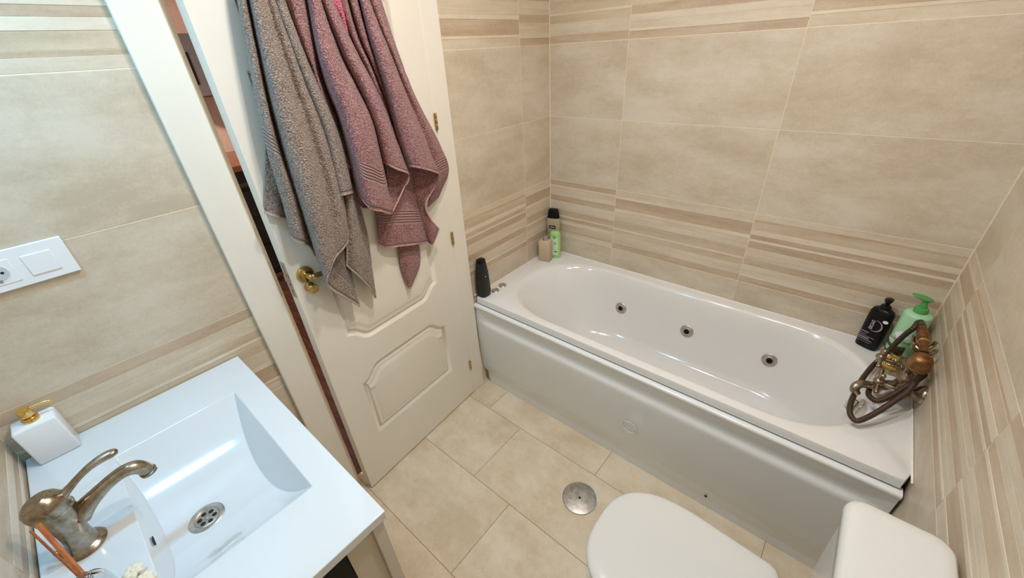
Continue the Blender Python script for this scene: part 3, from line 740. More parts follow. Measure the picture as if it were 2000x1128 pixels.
# ------------------------------------------------------------------ soap dispenser
sd = thing('soap_dispenser', 'square white soap dispenser with a gold pump on the washbasin corner', 'dispenser', (0.03, -2.117, SZ))
def rsq(x0, x1, y0, y1, r, z, n=6):
    out = []
    for cx, cy, a0 in ((x1 - r, y1 - r, 0), (x0 + r, y1 - r, PI / 2), (x0 + r, y0 + r, PI), (x1 - r, y0 + r, 1.5 * PI)):
        for k in range(n + 1): a = a0 + PI / 2 * k / n; out.append(Vector((cx + r * math.cos(a), cy + r * math.sin(a), z)))
    return out
dx0, dx1, dy0, dy1 = 0.004, 0.060, -2.154, -2.081
rs = [rsq(dx0 + .002, dx1 - .002, dy0 + .002, dy1 - .002, .003, SZ + 0.0005), rsq(dx0, dx1, dy0, dy1, .004, SZ + 0.003), rsq(dx0, dx1, dy0, dy1, .004, SZ + 0.100), rsq(dx0 + .0015, dx1 - .0015, dy0 + .0015, dy1 - .0015, .004, SZ + 0.1035), rsq(dx0 + .004, dx1 - .004, dy0 + .004, dy1 - .004, .003, SZ + 0.105)]
v, f = loft(rs); mesh_obj('bottle_body', v, f, 'white_pl', sd, True, 50)
pc = (0.032, -2.1175)
pm = lathe('pump_collar', [(0.0145, 0.0), (0.0145, 0.010), (0.013, 0.012), (0.008, 0.0125), (0.007, 0.016)], (*pc, SZ + 0.105), (0, 0, 1), 'gold', sd, 28)
lathe('pump_head', [(0.006, 0.0), (0.0115, 0.002), (0.0125, 0.008), (0.0120, 0.018), (0.0105, 0.022), (0.0, 0.023)], (*pc, SZ + 0.119), (0, 0, 1), 'gold', sd, 28)
tube('pump_nozzle', [(pc[0], pc[1] + 0.008, SZ + 0.135), (pc[0], pc[1] + 0.024, SZ + 0.136), (pc[0] + 0.001, pc[1] + 0.038, SZ + 0.135), (pc[0] + 0.001, pc[1] + 0.046, SZ + 0.131)], [0.0042, 0.0034, 0.0030, 0.0022], 'gold', sd, 12, 6)

# ------------------------------------------------------------------ reed diffuser
n_ = N('clear_glass'); n_.p.inputs['Transmission Weight'].default_value = 1.0; n_.p.inputs['Roughness'].default_value = 0.02
n_.p.inputs['IOR'].default_value = 1.45; n_.p.inputs['Base Color'].default_value = (0.95, 0.97, 0.97, 1); M['glass'] = n_.m
M['petal'] = plain('cream_petal', srgb(232, 222, 196), 0.7, bmp=0.3, bscale=300)
rd = thing('reed_diffuser', 'small glass reed diffuser with orange sticks beside the washbasin tap', 'diffuser', (0.535, -2.108, SZ))
lathe('glass_bottle', [(0.0, 0.0005), (0.026, 0.0005), (0.028, 0.004), (0.028, 0.040), (0.024, 0.048), (0.012, 0.053), (0.011, 0.060), (0.013, 0.062), (0.0095, 0.062), (0.0085, 0.052), (0.020, 0.045), (0.025, 0.038), (0.025, 0.006), (0.0, 0.005)], (0.535, -2.108, SZ), (0, 0, 1), 'glass', rd, 28)
def stick(p0, p1, w, t_):
    d = (Vector(p1) - Vector(p0)); z = d.normalized(); x = z.cross(Vector((0.3, 1, 0.2))).normalized(); y = z.cross(x)
    v = [Vector(p0) + d * k + x * sx * w + y * sy * t_ for k in (0, 1) for sx, sy in ((-1, -1), (1, -1), (1, 1), (-1, 1))]
    mesh_obj('reed', v, BOXF, 'reed', rd)
stick((0.545, -2.104, SZ + 0.012), (0.448, -2.116, SZ + 0.142), 0.0034, 0.0022)
stick((0.530, -2.110, SZ + 0.012), (0.434, -2.131, SZ + 0.128), 0.0016, 0.0012)
for cx, cy, cz in ((0.541, -2.0600, SZ + 0.012), (0.574, -2.0500, SZ + 0.012)):
    fl = thing('dried_flower', 'cream dried flower lying near the bottom edge, %s the sticks' % ('closer to' if cx < 0.56 else 'farther from'), 'flower', (cx, cy, SZ))
    for k in range(7):
        a = k * 2 * PI / 7
        tube('petal', [(cx, cy, cz), (cx + 0.008 * math.cos(a), cy + 0.008 * math.sin(a), cz + 0.004), (cx + 0.016 * math.cos(a), cy + 0.016 * math.sin(a), cz + 0.001)], [0.002, 0.006, 0.002], 'petal', fl, 10, 5, flat=((0, 0, 1), 0.35))
    lathe('flower_heart', [(0.005, -0.0115), (0.005, 0.003), (0.003, 0.006), (0.0, 0.007)], (cx, cy, cz), (0, 0, 1), 'petal', fl, 12)

# ------------------------------------------------------------------ socket and switch
sw = thing('switch_plate', 'white double wall plate with light switch and power socket', 'switch', (0, -1.97, 1.29))
box('face_plate', 0.0004, 0.009, -2.055, -1.8955, 1.290, 1.3745, 'white_pl', sw, 0.0015)
rk = box('rocker', 0.006, 0.0112, -1.968, -1.921, 1.307, 1.3535, 'white_pl', sw, 0.0015)
so = box('socket_insert', 0.006, 0.0102, -2.040, -1.985, 1.305, 1.356, 'white_pl', sw, 0.001)
so.data.transform(Matrix.Identity(4))
ring_flat('socket_rim', (0.0102, -2.013, 1.3305), (1, 0, 0), 0.0185, 0.0205, 0.0008, 'white_pl', so)
M['recess'] = plain('grey_white_plastic', srgb(200, 203, 208), 0.35, var=0.01)
lathe('socket_well', [(0.0187, 0.0), (0.0187, 0.0003), (0.0, 0.0003)], (0.0102, -2.013, 1.3305), (1, 0, 0), 'recess', so)
for dy in (-0.0095, 0.0095): lathe('pin_hole', [(0.0028, 0.0), (0.0028, 0.0004), (0.0, 0.0004)], (0.0104, -2.013 + dy, 1.3305), (1, 0, 0), 'hole', so, 14)
for dz_ in (-0.0165, 0.0165): box('earth_clip', 0.0103, 0.0118, -2.0155, -2.0105, 1.3305 + dz_ - 0.0025, 1.3305 + dz_ + 0.0025, 'steel', so)

# ------------------------------------------------------------------ floor cover
dc = thing('floor_drain_cover', 'round stainless steel drain cover set in the floor tiles', 'drain cover', (0.828, -0.958, 0))
lathe('cover_disc', [(0.0715, 0.0), (0.0715, 0.002), (0.0695, 0.0030), (0.0, 0.0030)], (0.828, -0.958, 0.0002), (0, 0, 1), 'steel', dc, 56)
ring_flat('rim', (0.828, -0.958, 0.0002), (0, 0, 1), 0.0712, 0.0750, 0.0036, 'chrome', dc, 56)
lathe('centre_screw', [(0.0055, 0.0), (0.005, 0.0012), (0.0, 0.0012)], (0.828, -0.958, 0.0031), (0, 0, 1), 'hole', dc, 16)

# ------------------------------------------------------------------ toilet
to = thing('toilet', 'white close-coupled toilet with closed lid beside the bath', 'toilet', (1.35, -1.20, 0))
CY = -1.205
def lid_ring(x0, x1, b, z, er=0.030, n=18):
    """D outline: round nose at x0, squared corners at x1"""
    out = []; a = 0.225
    for k in range(2 * n + 1):
        t = PI / 2 + PI * k / (2 * n); c, s = math.cos(t), math.sin(t); e = 2.6
        out.append(Vector((x0 + a - a * abs(c) ** (2 / e), CY + b * math.copysign(abs(s) ** (2 / e), s), z)))
    for sgn, a0 in ((-1, -PI / 2), (1, 0)):
        for k in range(7):
            aa = a0 + PI / 2 * k / 6
            out.append(Vector((x1 - er + er * math.cos(aa), CY + sgn * (b - 0.012 - er) + er * math.sin(aa), z)))
    return out
def dome(rings_): v, f = loft(rings_); return v, f
lid_r = [lid_ring(1.032 + i, 1.490 - j, 0.190 - i, z) for i, j, z in ((0.004, 0.004, 0.412), (0.0, 0.0, 0.416), (0.0, 0.0, 0.424), (0.003, 0.003, 0.429), (0.010, 0.010, 0.432), (0.03, 0.03, 0.434), (0.09, 0.09, 0.436))]
mesh_obj('lid', *loft(lid_r), M['toilet'], to, True, 50)
seat_r = [lid_ring(1.036 + i, 1.480, 0.186 - i, z) for i, z in ((0.004, 0.392), (0.0, 0.395), (0.0, 0.405), (0.004, 0.410))]
mesh_obj('seat', *loft(seat_r), M['toilet'], to, True, 50)
bowl_r = [lid_ring(x0, x1, b, z) for x0, x1, b, z in ((1.14, 1.66, 0.105, 0.0005), (1.135, 1.66, 0.110, 0.02), (1.14, 1.655, 0.105, 0.10), (1.11, 1.655, 0.120, 0.20), (1.075, 1.655, 0.150, 0.29), (1.050, 1.655, 0.172, 0.35), (1.046, 1.655, 0.178, 0.38), (1.048, 1.655, 0.176, 0.390))]
mesh_obj('bowl', *loft(bowl_r), M['toilet'], to, True, 50)
def tank_ring(x0, x1, b, z, r=0.035): return rsq(x0, x1, CY - b, CY + b, r, z, 7)
tk = [tank_ring(1.545, 1.692, 0.165, 0.385), tank_ring(1.540, 1.692, 0.170, 0.42), tank_ring(1.530, 1.692, 0.178, 0.60), tank_ring(1.527, 1.692, 0.181, 0.755)]
mesh_obj('cistern', *loft(tk), M['toilet'], to, True, 50)
tl = [tank_ring(1.529, 1.694, 0.181, 0.756), tank_ring(1.522, 1.694, 0.187, 0.760), tank_ring(1.520, 1.694, 0.189, 0.785), tank_ring(1.523, 1.692, 0.186, 0.797), tank_ring(1.532, 1.686, 0.178, 0.8025, .03), tank_ring(1.55, 1.67, 0.160, 0.804, .02)]
mesh_obj('cistern_lid', *loft(tl), M['toilet'], to, True, 60)
lathe('flush_button', [(0.024, 0.0), (0.024, 0.003), (0.021, 0.005), (0.0, 0.005)], (1.608, CY - 0.03, 0.804), (0, 0, 1), 'chrome', to)
for s in (-1, 1): lathe('lid_hinge', [(0.012, 0.0), (0.012, 0.035)], (1.485, CY + s * 0.085 - 0.0175, 0.408), (0, 1, 0), 'chrome', to, 16)

# ------------------------------------------------------------------ bottles and flasks on the bath deck
M['woody'] = wood('sand_coloured_stoneware', srgb(192, 168, 138), srgb(208, 186, 156), (6, 6, 40))
M['woody'].node_tree.nodes['Principled BSDF'].inputs['Roughness'].default_value = 0.6
M['mint'] = plain('mint_plastic', srgb(168, 214, 172), 0.30, var=0.01)
M['green'] = plain('green_plastic', srgb(84, 158, 84), 0.30, var=0.02)
M['lime'] = plain('pale_green_gel', srgb(166, 212, 130), 0.25, var=0.02)
M['amber'] = plain('clear_beige_gel', srgb(176, 160, 132), 0.12, var=0.03, coat=0.5)
M['paper'] = plain('white_print', srgb(232, 234, 228), 0.5, var=0.01)
M['greyprint'] = plain('grey_print', srgb(150, 140, 146), 0.35, var=0.02)
M['lilac'] = plain('lilac_print', srgb(150, 128, 160), 0.4, var=0.02)
M['ink'] = plain('dark_print', srgb(40, 48, 40), 0.5)
M['dgreen'] = plain('dark_green_print', srgb(58, 84, 58), 0.5)
M['brownp'] = plain('brown_print', srgb(78, 52, 40), 0.5)
M['lightgreen'] = plain('pale_label_print', srgb(200, 232, 190), 0.4)

def bottle(name, label, cx, cy, prof, mat, e=2.6, rot=0.0, part='bottle_body', n=40):
    """prof [(half width, half depth, height above deck)]"""
    t = thing(name, label, 'bottle', (cx, cy, TUB_Z))
    rs = [sell(cx, cy, a, b, e, n, TUB_Z + 0.0004 + z, rot) for a, b, z in prof]
    mesh_obj(part, *loft(rs), M[mat], t, True, 45)
    return t
def face_fn(cx, cy, rot, off):
    """point (x across, y up) on a flat front facing the room: front direction is -y turned by rot"""
    c, s = math.cos(rot), math.sin(rot)
    def fn(x, y, o=0.0): return Vector((cx + x * c + (off + o) * s, cy + x * s - (off + o) * c, TUB_Z + y))
    return fn
def patch(name, fn, x0, x1, y0, y1, mat, par, curve=0.0, o=0.0006):
    v = []; f = []; n = 10
    for i in range(n + 1):
        x = x0 + (x1 - x0) * i / n
        for y in (y0, y1): v.append(fn(x, y, o))
    for i in range(n): f.append((2 * i, 2 * i + 2, 2 * i + 3, 2 * i + 1))
    return mesh_obj(name, v, f, mat, par)
def blob(name, fn, pts, mat, par, o=0.0008):
    v = [fn(x, y, o) for x, y in pts]; return mesh_obj(name, v, [tuple(range(len(v)))], mat, par)
def ell(cx, cy, a, b, n=24, rot=0): 
    return [(cx + a * math.cos(2 * PI * k / n) * math.cos(rot) - b * math.sin(2 * PI * k / n) * math.sin(rot), cy + a * math.cos(2 * PI * k / n) * math.sin(rot) + b * math.sin(2 * PI * k / n) * math.cos(rot)) for k in range(n)]

# charcoal flask by the door casing
t = bottle('tapered_flask', 'tapered charcoal flask on the bath deck next to the door casing', 0.036, -0.646,
           [(0.028, 0.030, 0.0), (0.031, 0.033, 0.006), (0.0325, 0.035, 0.030), (0.031, 0.034, 0.080), (0.028, 0.031, 0.130), (0.0235, 0.026, 0.170), (0.021, 0.024, 0.188)], 'dark', 2.8, part='flask_body')
v, f = loft([sell(0.036, -0.646, a, b, 2.8, 40, TUB_Z + z) for a, b, z in ((0.0202, 0.0232, 0.1885), (0.0205, 0.0235, 0.190), (0.0190, 0.0220, 0.203), (0.015, 0.018, 0.206))])
mesh_obj('cap', v, f, 'black', t, True, 45)
lathe('logo_dot', [(0.0028, 0.0), (0.0028, 0.0006), (0.0, 0.0006)], (0.0645, -0.650, TUB_Z + 0.118), (1, 0.0, 0.1), 'paper', t, 12)

# tall shampoo with black cap
rt = 0.25
t = bottle('shampoo_bottle', 'tall beige translucent bottle with a black cap in the bath corner', 0.052, -0.042,
           [(0.036, 0.018, 0.0), (0.039, 0.021, 0.005), (0.040, 0.022, 0.030), (0.038, 0.021, 0.090), (0.037, 0.020, 0.130), (0.040, 0.021, 0.170), (0.041, 0.021, 0.200), (0.038, 0.019, 0.222), (0.033, 0.017, 0.228)], 'amber', 2.4, rt)
v, f = loft([sell(0.052, -0.042, a, b, 2.6, 40, TUB_Z + z, rt) for a, b, z in ((0.036, 0.018, 0.228), (0.0365, 0.0185, 0.231), (0.034, 0.017, 0.250), (0.029, 0.015, 0.276), (0.026, 0.013, 0.281), (0.018, 0.010, 0.282))])
mesh_obj('cap', v, f, 'black', t, True, 45)
fn = face_fn(0.052, -0.042, rt, 0.0215)
patch('label', fn, -0.020, 0.020, 0.168, 0.186, 'black', t)
for k_, (a_, b_) in enumerate(((-0.015, -0.011), (-0.008, 0.002), (0.004, 0.014))): patch('printed_line', fn, a_, b_, 0.1750, 0.1790, 'paper', t, o=0.0012)
for yy, w in ((0.146, 0.016), (0.140, 0.020), (0.134, 0.012)): patch('printed_line', fn, -w, w, yy, yy + 0.0022, 'ink', t)

# green shower gel
rt = 0.35
t = bottle('shower_gel_bottle', 'pale green shower gel bottle half hidden behind the sand-coloured flask', 0.090, -0.080,
           [(0.029, 0.016, 0.0), (0.032, 0.018, 0.005), (0.033, 0.019, 0.030), (0.033, 0.019, 0.110), (0.031, 0.018, 0.145), (0.027, 0.016, 0.160), (0.016, 0.012, 0.166)], 'lime', 2.5, rt)
fn = face_fn(0.090, -0.080, rt, 0.0192)
blob('label', fn, [(-0.022, 0.02), (0.022, 0.02), (0.024, 0.09), (0.02, 0.135), (0, 0.145), (-0.02, 0.135), (-0.024, 0.09)], 'lightgreen', t)
text_obj('label_text', 'SS', 0.017, lambda x, y: fn(x + 0.004, 0.090 + y, 0.0014), 'ink', t)
patch('printed_line', fn, 0.0, 0.018, 0.040, 0.046, 'ink', t, o=0.0014)
for k, (a, b, r_) in enumerate(((-0.008, 0.135, 0.6), (0.002, 0.139, -0.5), (-0.002, 0.128, 1.2), (0.006, 0.130, 0.2))):
    blob('leaf_print', fn, ell(a, b, 0.007, 0.0022, 12, r_), 'dgreen', t, 0.0015)

# sand-coloured square flask with metal neck
t = thing('square_flask', 'square sand-coloured flask with metal collar in the bath corner', 'flask', (0.066, -0.144, TUB_Z))
q = lambda i, z: [Vector((0.066 + (p.x) * 0.97 - p.y * 0.24, -0.144 + p.x * 0.24 + p.y * 0.97, z)) for p in rsq(-0.034 + i, 0.034 - i, -0.026 + i, 0.026 - i, 0.006, 0)]
v, f = loft([q(.003, TUB_Z + .0005), q(0, TUB_Z + .004), q(0, TUB_Z + .122), q(.002, TUB_Z + .126), q(.005, TUB_Z + .128)])
mesh_obj('flask_body', v, f, 'woody', t, True, 50)
lathe('collar', [(0.0145, 0.0), (0.0145, 0.018), (0.0155, 0.020), (0.0155, 0.027), (0.013, 0.027), (0.012, 0.016), (0.0, 0.016)], (0.066, -0.144, TUB_Z + .128), (0, 0, 1), 'steel', t, 24)

# black pump bottle
rt = -0.42
t = bottle('black_pump_bottle', 'black plastic pump bottle with silver lettering at the tap end', 1.560, -0.047,
           [(0.034, 0.019, 0.0), (0.0365, 0.021, 0.005), (0.037, 0.0215, 0.030), (0.037, 0.0215, 0.125), (0.0355, 0.020, 0.160), (0.031, 0.018, 0.172), (0.020, 0.014, 0.177), (0.013, 0.012, 0.178)], 'black', 3.2, rt)
lathe('pump_collar', [(0.0165, 0.0), (0.0165, 0.012), (0.014, 0.016), (0.007, 0.017), (0.0065, 0.028)], (1.560, -0.047, TUB_Z + 0.176), (0, 0, 1), 'black', t, 24)
v, f = loft([sell(1.560, -0.049, a, b, 2.2, 24, TUB_Z + z, rt) for a, b, z in ((0.007, 0.008, 0.202), (0.009, 0.012, 0.206), (0.012, 0.018, 0.216), (0.012, 0.018, 0.219), (0.010, 0.015, 0.2205))])
mesh_obj('pump_head', v, f, 'black', t, True, 45)
fn = face_fn(1.560, -0.047, rt, 0.0216)
ring_pts = []
arcv = []; arcf = []
for k in range(33):
    a = -1.9 + 3.6 * k / 32; w = 0.0022 * math.sin(PI * k / 32) + 0.0004
    for rr in (0.0225 - w, 0.0225 + w): arcv.append(fn(0.002 + rr * math.cos(a), 0.108 + rr * 1.05 * math.sin(a), 0.0007))
for k in range(32): arcf.append((2 * k, 2 * k + 2, 2 * k + 3, 2 * k + 1))
mesh_obj('printed_arc', arcv, arcf, 'greyprint', t)
text_obj('brand_text', 'SYOSS', 0.0175, lambda x, y: fn(-0.012 + y * 0.9, 0.108 - x * 0.82, 0.0009), 'paper', t)
text_obj('product_text', 'PLEX', 0.0095, lambda x, y: fn(-0.030 + x, 0.0585 + y, 0.0009), 'lilac', t, 'LEFT')
for x0, x1, y0, h in ((-0.030, -0.004, 0.069, 0.004), (-0.030, 0.020, 0.052, 0.0024), (-0.030, 0.004, 0.043, 0.005), (-0.030, 0.016, 0.036, 0.003), (-0.030, 0.012, 0.028, 0.0016)):
    patch('printed_line', fn, x0, x1, y0, y0 + h, 'lilac' if y0 > 0.05 else 'greyprint', t)
blob('oval_sticker', fn, ell(0.027, 0.138, 0.0085, 0.0065, 24, 0.3), 'paper', t, 0.0011)

# mint pump bottle
mc = (1.644, -0.080); mr = 0.040
t = thing('mint_pump_bottle', 'large mint green conditioner bottle with a green pump behind the tap', 'bottle', (*mc, TUB_Z))
lathe('bottle_body', [(mr - 0.004, 0.0005), (mr, 0.005), (mr, 0.200), (mr - 0.0015, 0.206), (mr - 0.006, 0.210), (0.022, 0.213), (0.019, 0.2135)], (*mc, TUB_Z), (0, 0, 1), 'mint', t, 48)
lathe('pump_collar', [(0.0195, 0.0), (0.0195, 0.016), (0.018, 0.019), (0.011, 0.021), (0.0105, 0.030), (0.008, 0.031), (0.008, 0.048)], (*mc, TUB_Z + 0.213), (0, 0, 1), 'green', t, 30)
pd = Vector((-0.82, 0.12, 0)).normalized(); ph = TUB_Z + 0.264
v, f = loft([[Vector((*mc, ph + z)) + pd * (p.x + sh) + Vector((-pd.y, pd.x, 0)) * p.y + Vector((0, 0, 0.10 * (p.x + 0.01))) for p in sell(0, 0, a, b, 2.0, 28, 0)] for a, b, z, sh in ((0.010, 0.010, -0.006, 0), (0.024, 0.015, 0.0, 0.010), (0.030, 0.0165, 0.004, 0.012), (0.029, 0.0155, 0.007, 0.012), (0.022, 0.011, 0.0085, 0.012))])
mesh_obj('pump_head', v, f, 'green', t, True, 50)
ca = math.atan2(-0.66, -0.47)     # label faces the room
def cyl(x, y, o=0.0006):
    a = ca + x / mr
    return Vector((mc[0] + (mr + o) * math.cos(a), mc[1] + (mr + o) * math.sin(a), TUB_Z + y))
def cblob(name, pts, mat, o=0.0006):
    """flat print wrapped on the bottle: fan of a densified outline"""
    dn = []
    for i in range(len(pts)):
        a, b = Vector(pts[i]), Vector(pts[(i + 1) % len(pts)])
        for k in range(3): dn.append(a.lerp(b, k / 3))
    c = sum(dn, Vector((0, 0))) / len(dn); v = []; f = []; n = len(dn); R = 6
    for r in range(1, R + 1):
        for p in dn: q_ = c.lerp(p, r / R); v.append(cyl(q_.x, q_.y, o))
    v.append(cyl(c.x, c.y, o))
    for r in range(R - 1):
        for i in range(n): f.append((r * n + i, r * n + (i + 1) % n, (r + 1) * n + (i + 1) % n, (r + 1) * n + i))
    for i in range(n): f.append((R * n, i, (i + 1) % n))
    return mesh_obj(name, v, f, mat, t)
for a, b, r_ in ((0.006, 0.128, 0.015), (0.016, 0.122, 0.011), (-0.006, 0.122, 0.011), (0.004, 0.116, 0.013)): cblob('cotton_print', ell(a, b, r_, r_ * 0.8), 'paper', 0.0006 + a * 0.01)
for a, b, r_ in ((-0.020, 0.098, 0.013), (-0.032, 0.094, 0.010)): cblob('cotton_print', ell(a, b, r_, r_ * 0.8), 'paper', 0.0007 - a * 0.01)
cblob('green_band_print', [(-0.044, 0.086), (-0.02, 0.078), (0.010, 0.078), (0.032, 0.082), (0.032, 0.068), (0.0, 0.062), (-0.03, 0.066), (-0.044, 0.072)], 'dgreen', 0.0012)
cblob('brown_band_print', [(-0.002, 0.066), (0.032, 0.070), (0.032, 0.048), (0.0, 0.044)], 'brownp', 0.0014)
cblob('leaf_emblem', ell(-0.036, 0.048, 0.0055, 0.0085), 'dgreen', 0.001)
text_obj('label_text', 'CONDITIONER', 0.0155, lambda x, y: cyl(x + 0.002, 0.096 + y, 0.0024), 'ink', t, squeeze=0.82)

# gold ribbed oval box behind the tap
sdh = thing('gold_box', 'gold ribbed oval box between the bath tap and the mint bottle', 'box', (1.636, -0.150, TUB_Z))
gx, gy, na = 1.636, -0.150, 96
def gring(a, b, z, rip):
    return [Vector((gx + (a + rip * math.cos(24 * 2 * PI * k / na)) * math.cos(2 * PI * k / na), gy + (b + rip * math.cos(24 * 2 * PI * k / na)) * math.sin(2 * PI * k / na), TUB_Z + z)) for k in range(na)]
mesh_obj('box_base', *loft([gring(0.036, 0.024, 0.0005, 0), gring(0.039, 0.027, 0.004, 0.0006), gring(0.040, 0.028, 0.028, 0.0006), gring(0.038, 0.026, 0.030, 0)]), M['gold'], sdh, True, 60)
mesh_obj('ribbed_lid', *loft([gring(0.039, 0.027, 0.031, 0.0012), gring(0.041, 0.029, 0.035, 0.0016), gring(0.039, 0.027, 0.043, 0.0020), gring(0.030, 0.020, 0.052, 0.0022), gring(0.016, 0.010, 0.057, 0.0016), gring(0.004, 0.003, 0.059, 0)]), M['gold'], sdh, True, 60)

# ------------------------------------------------------------------ towels on the door
from mathutils import noise as mnoise
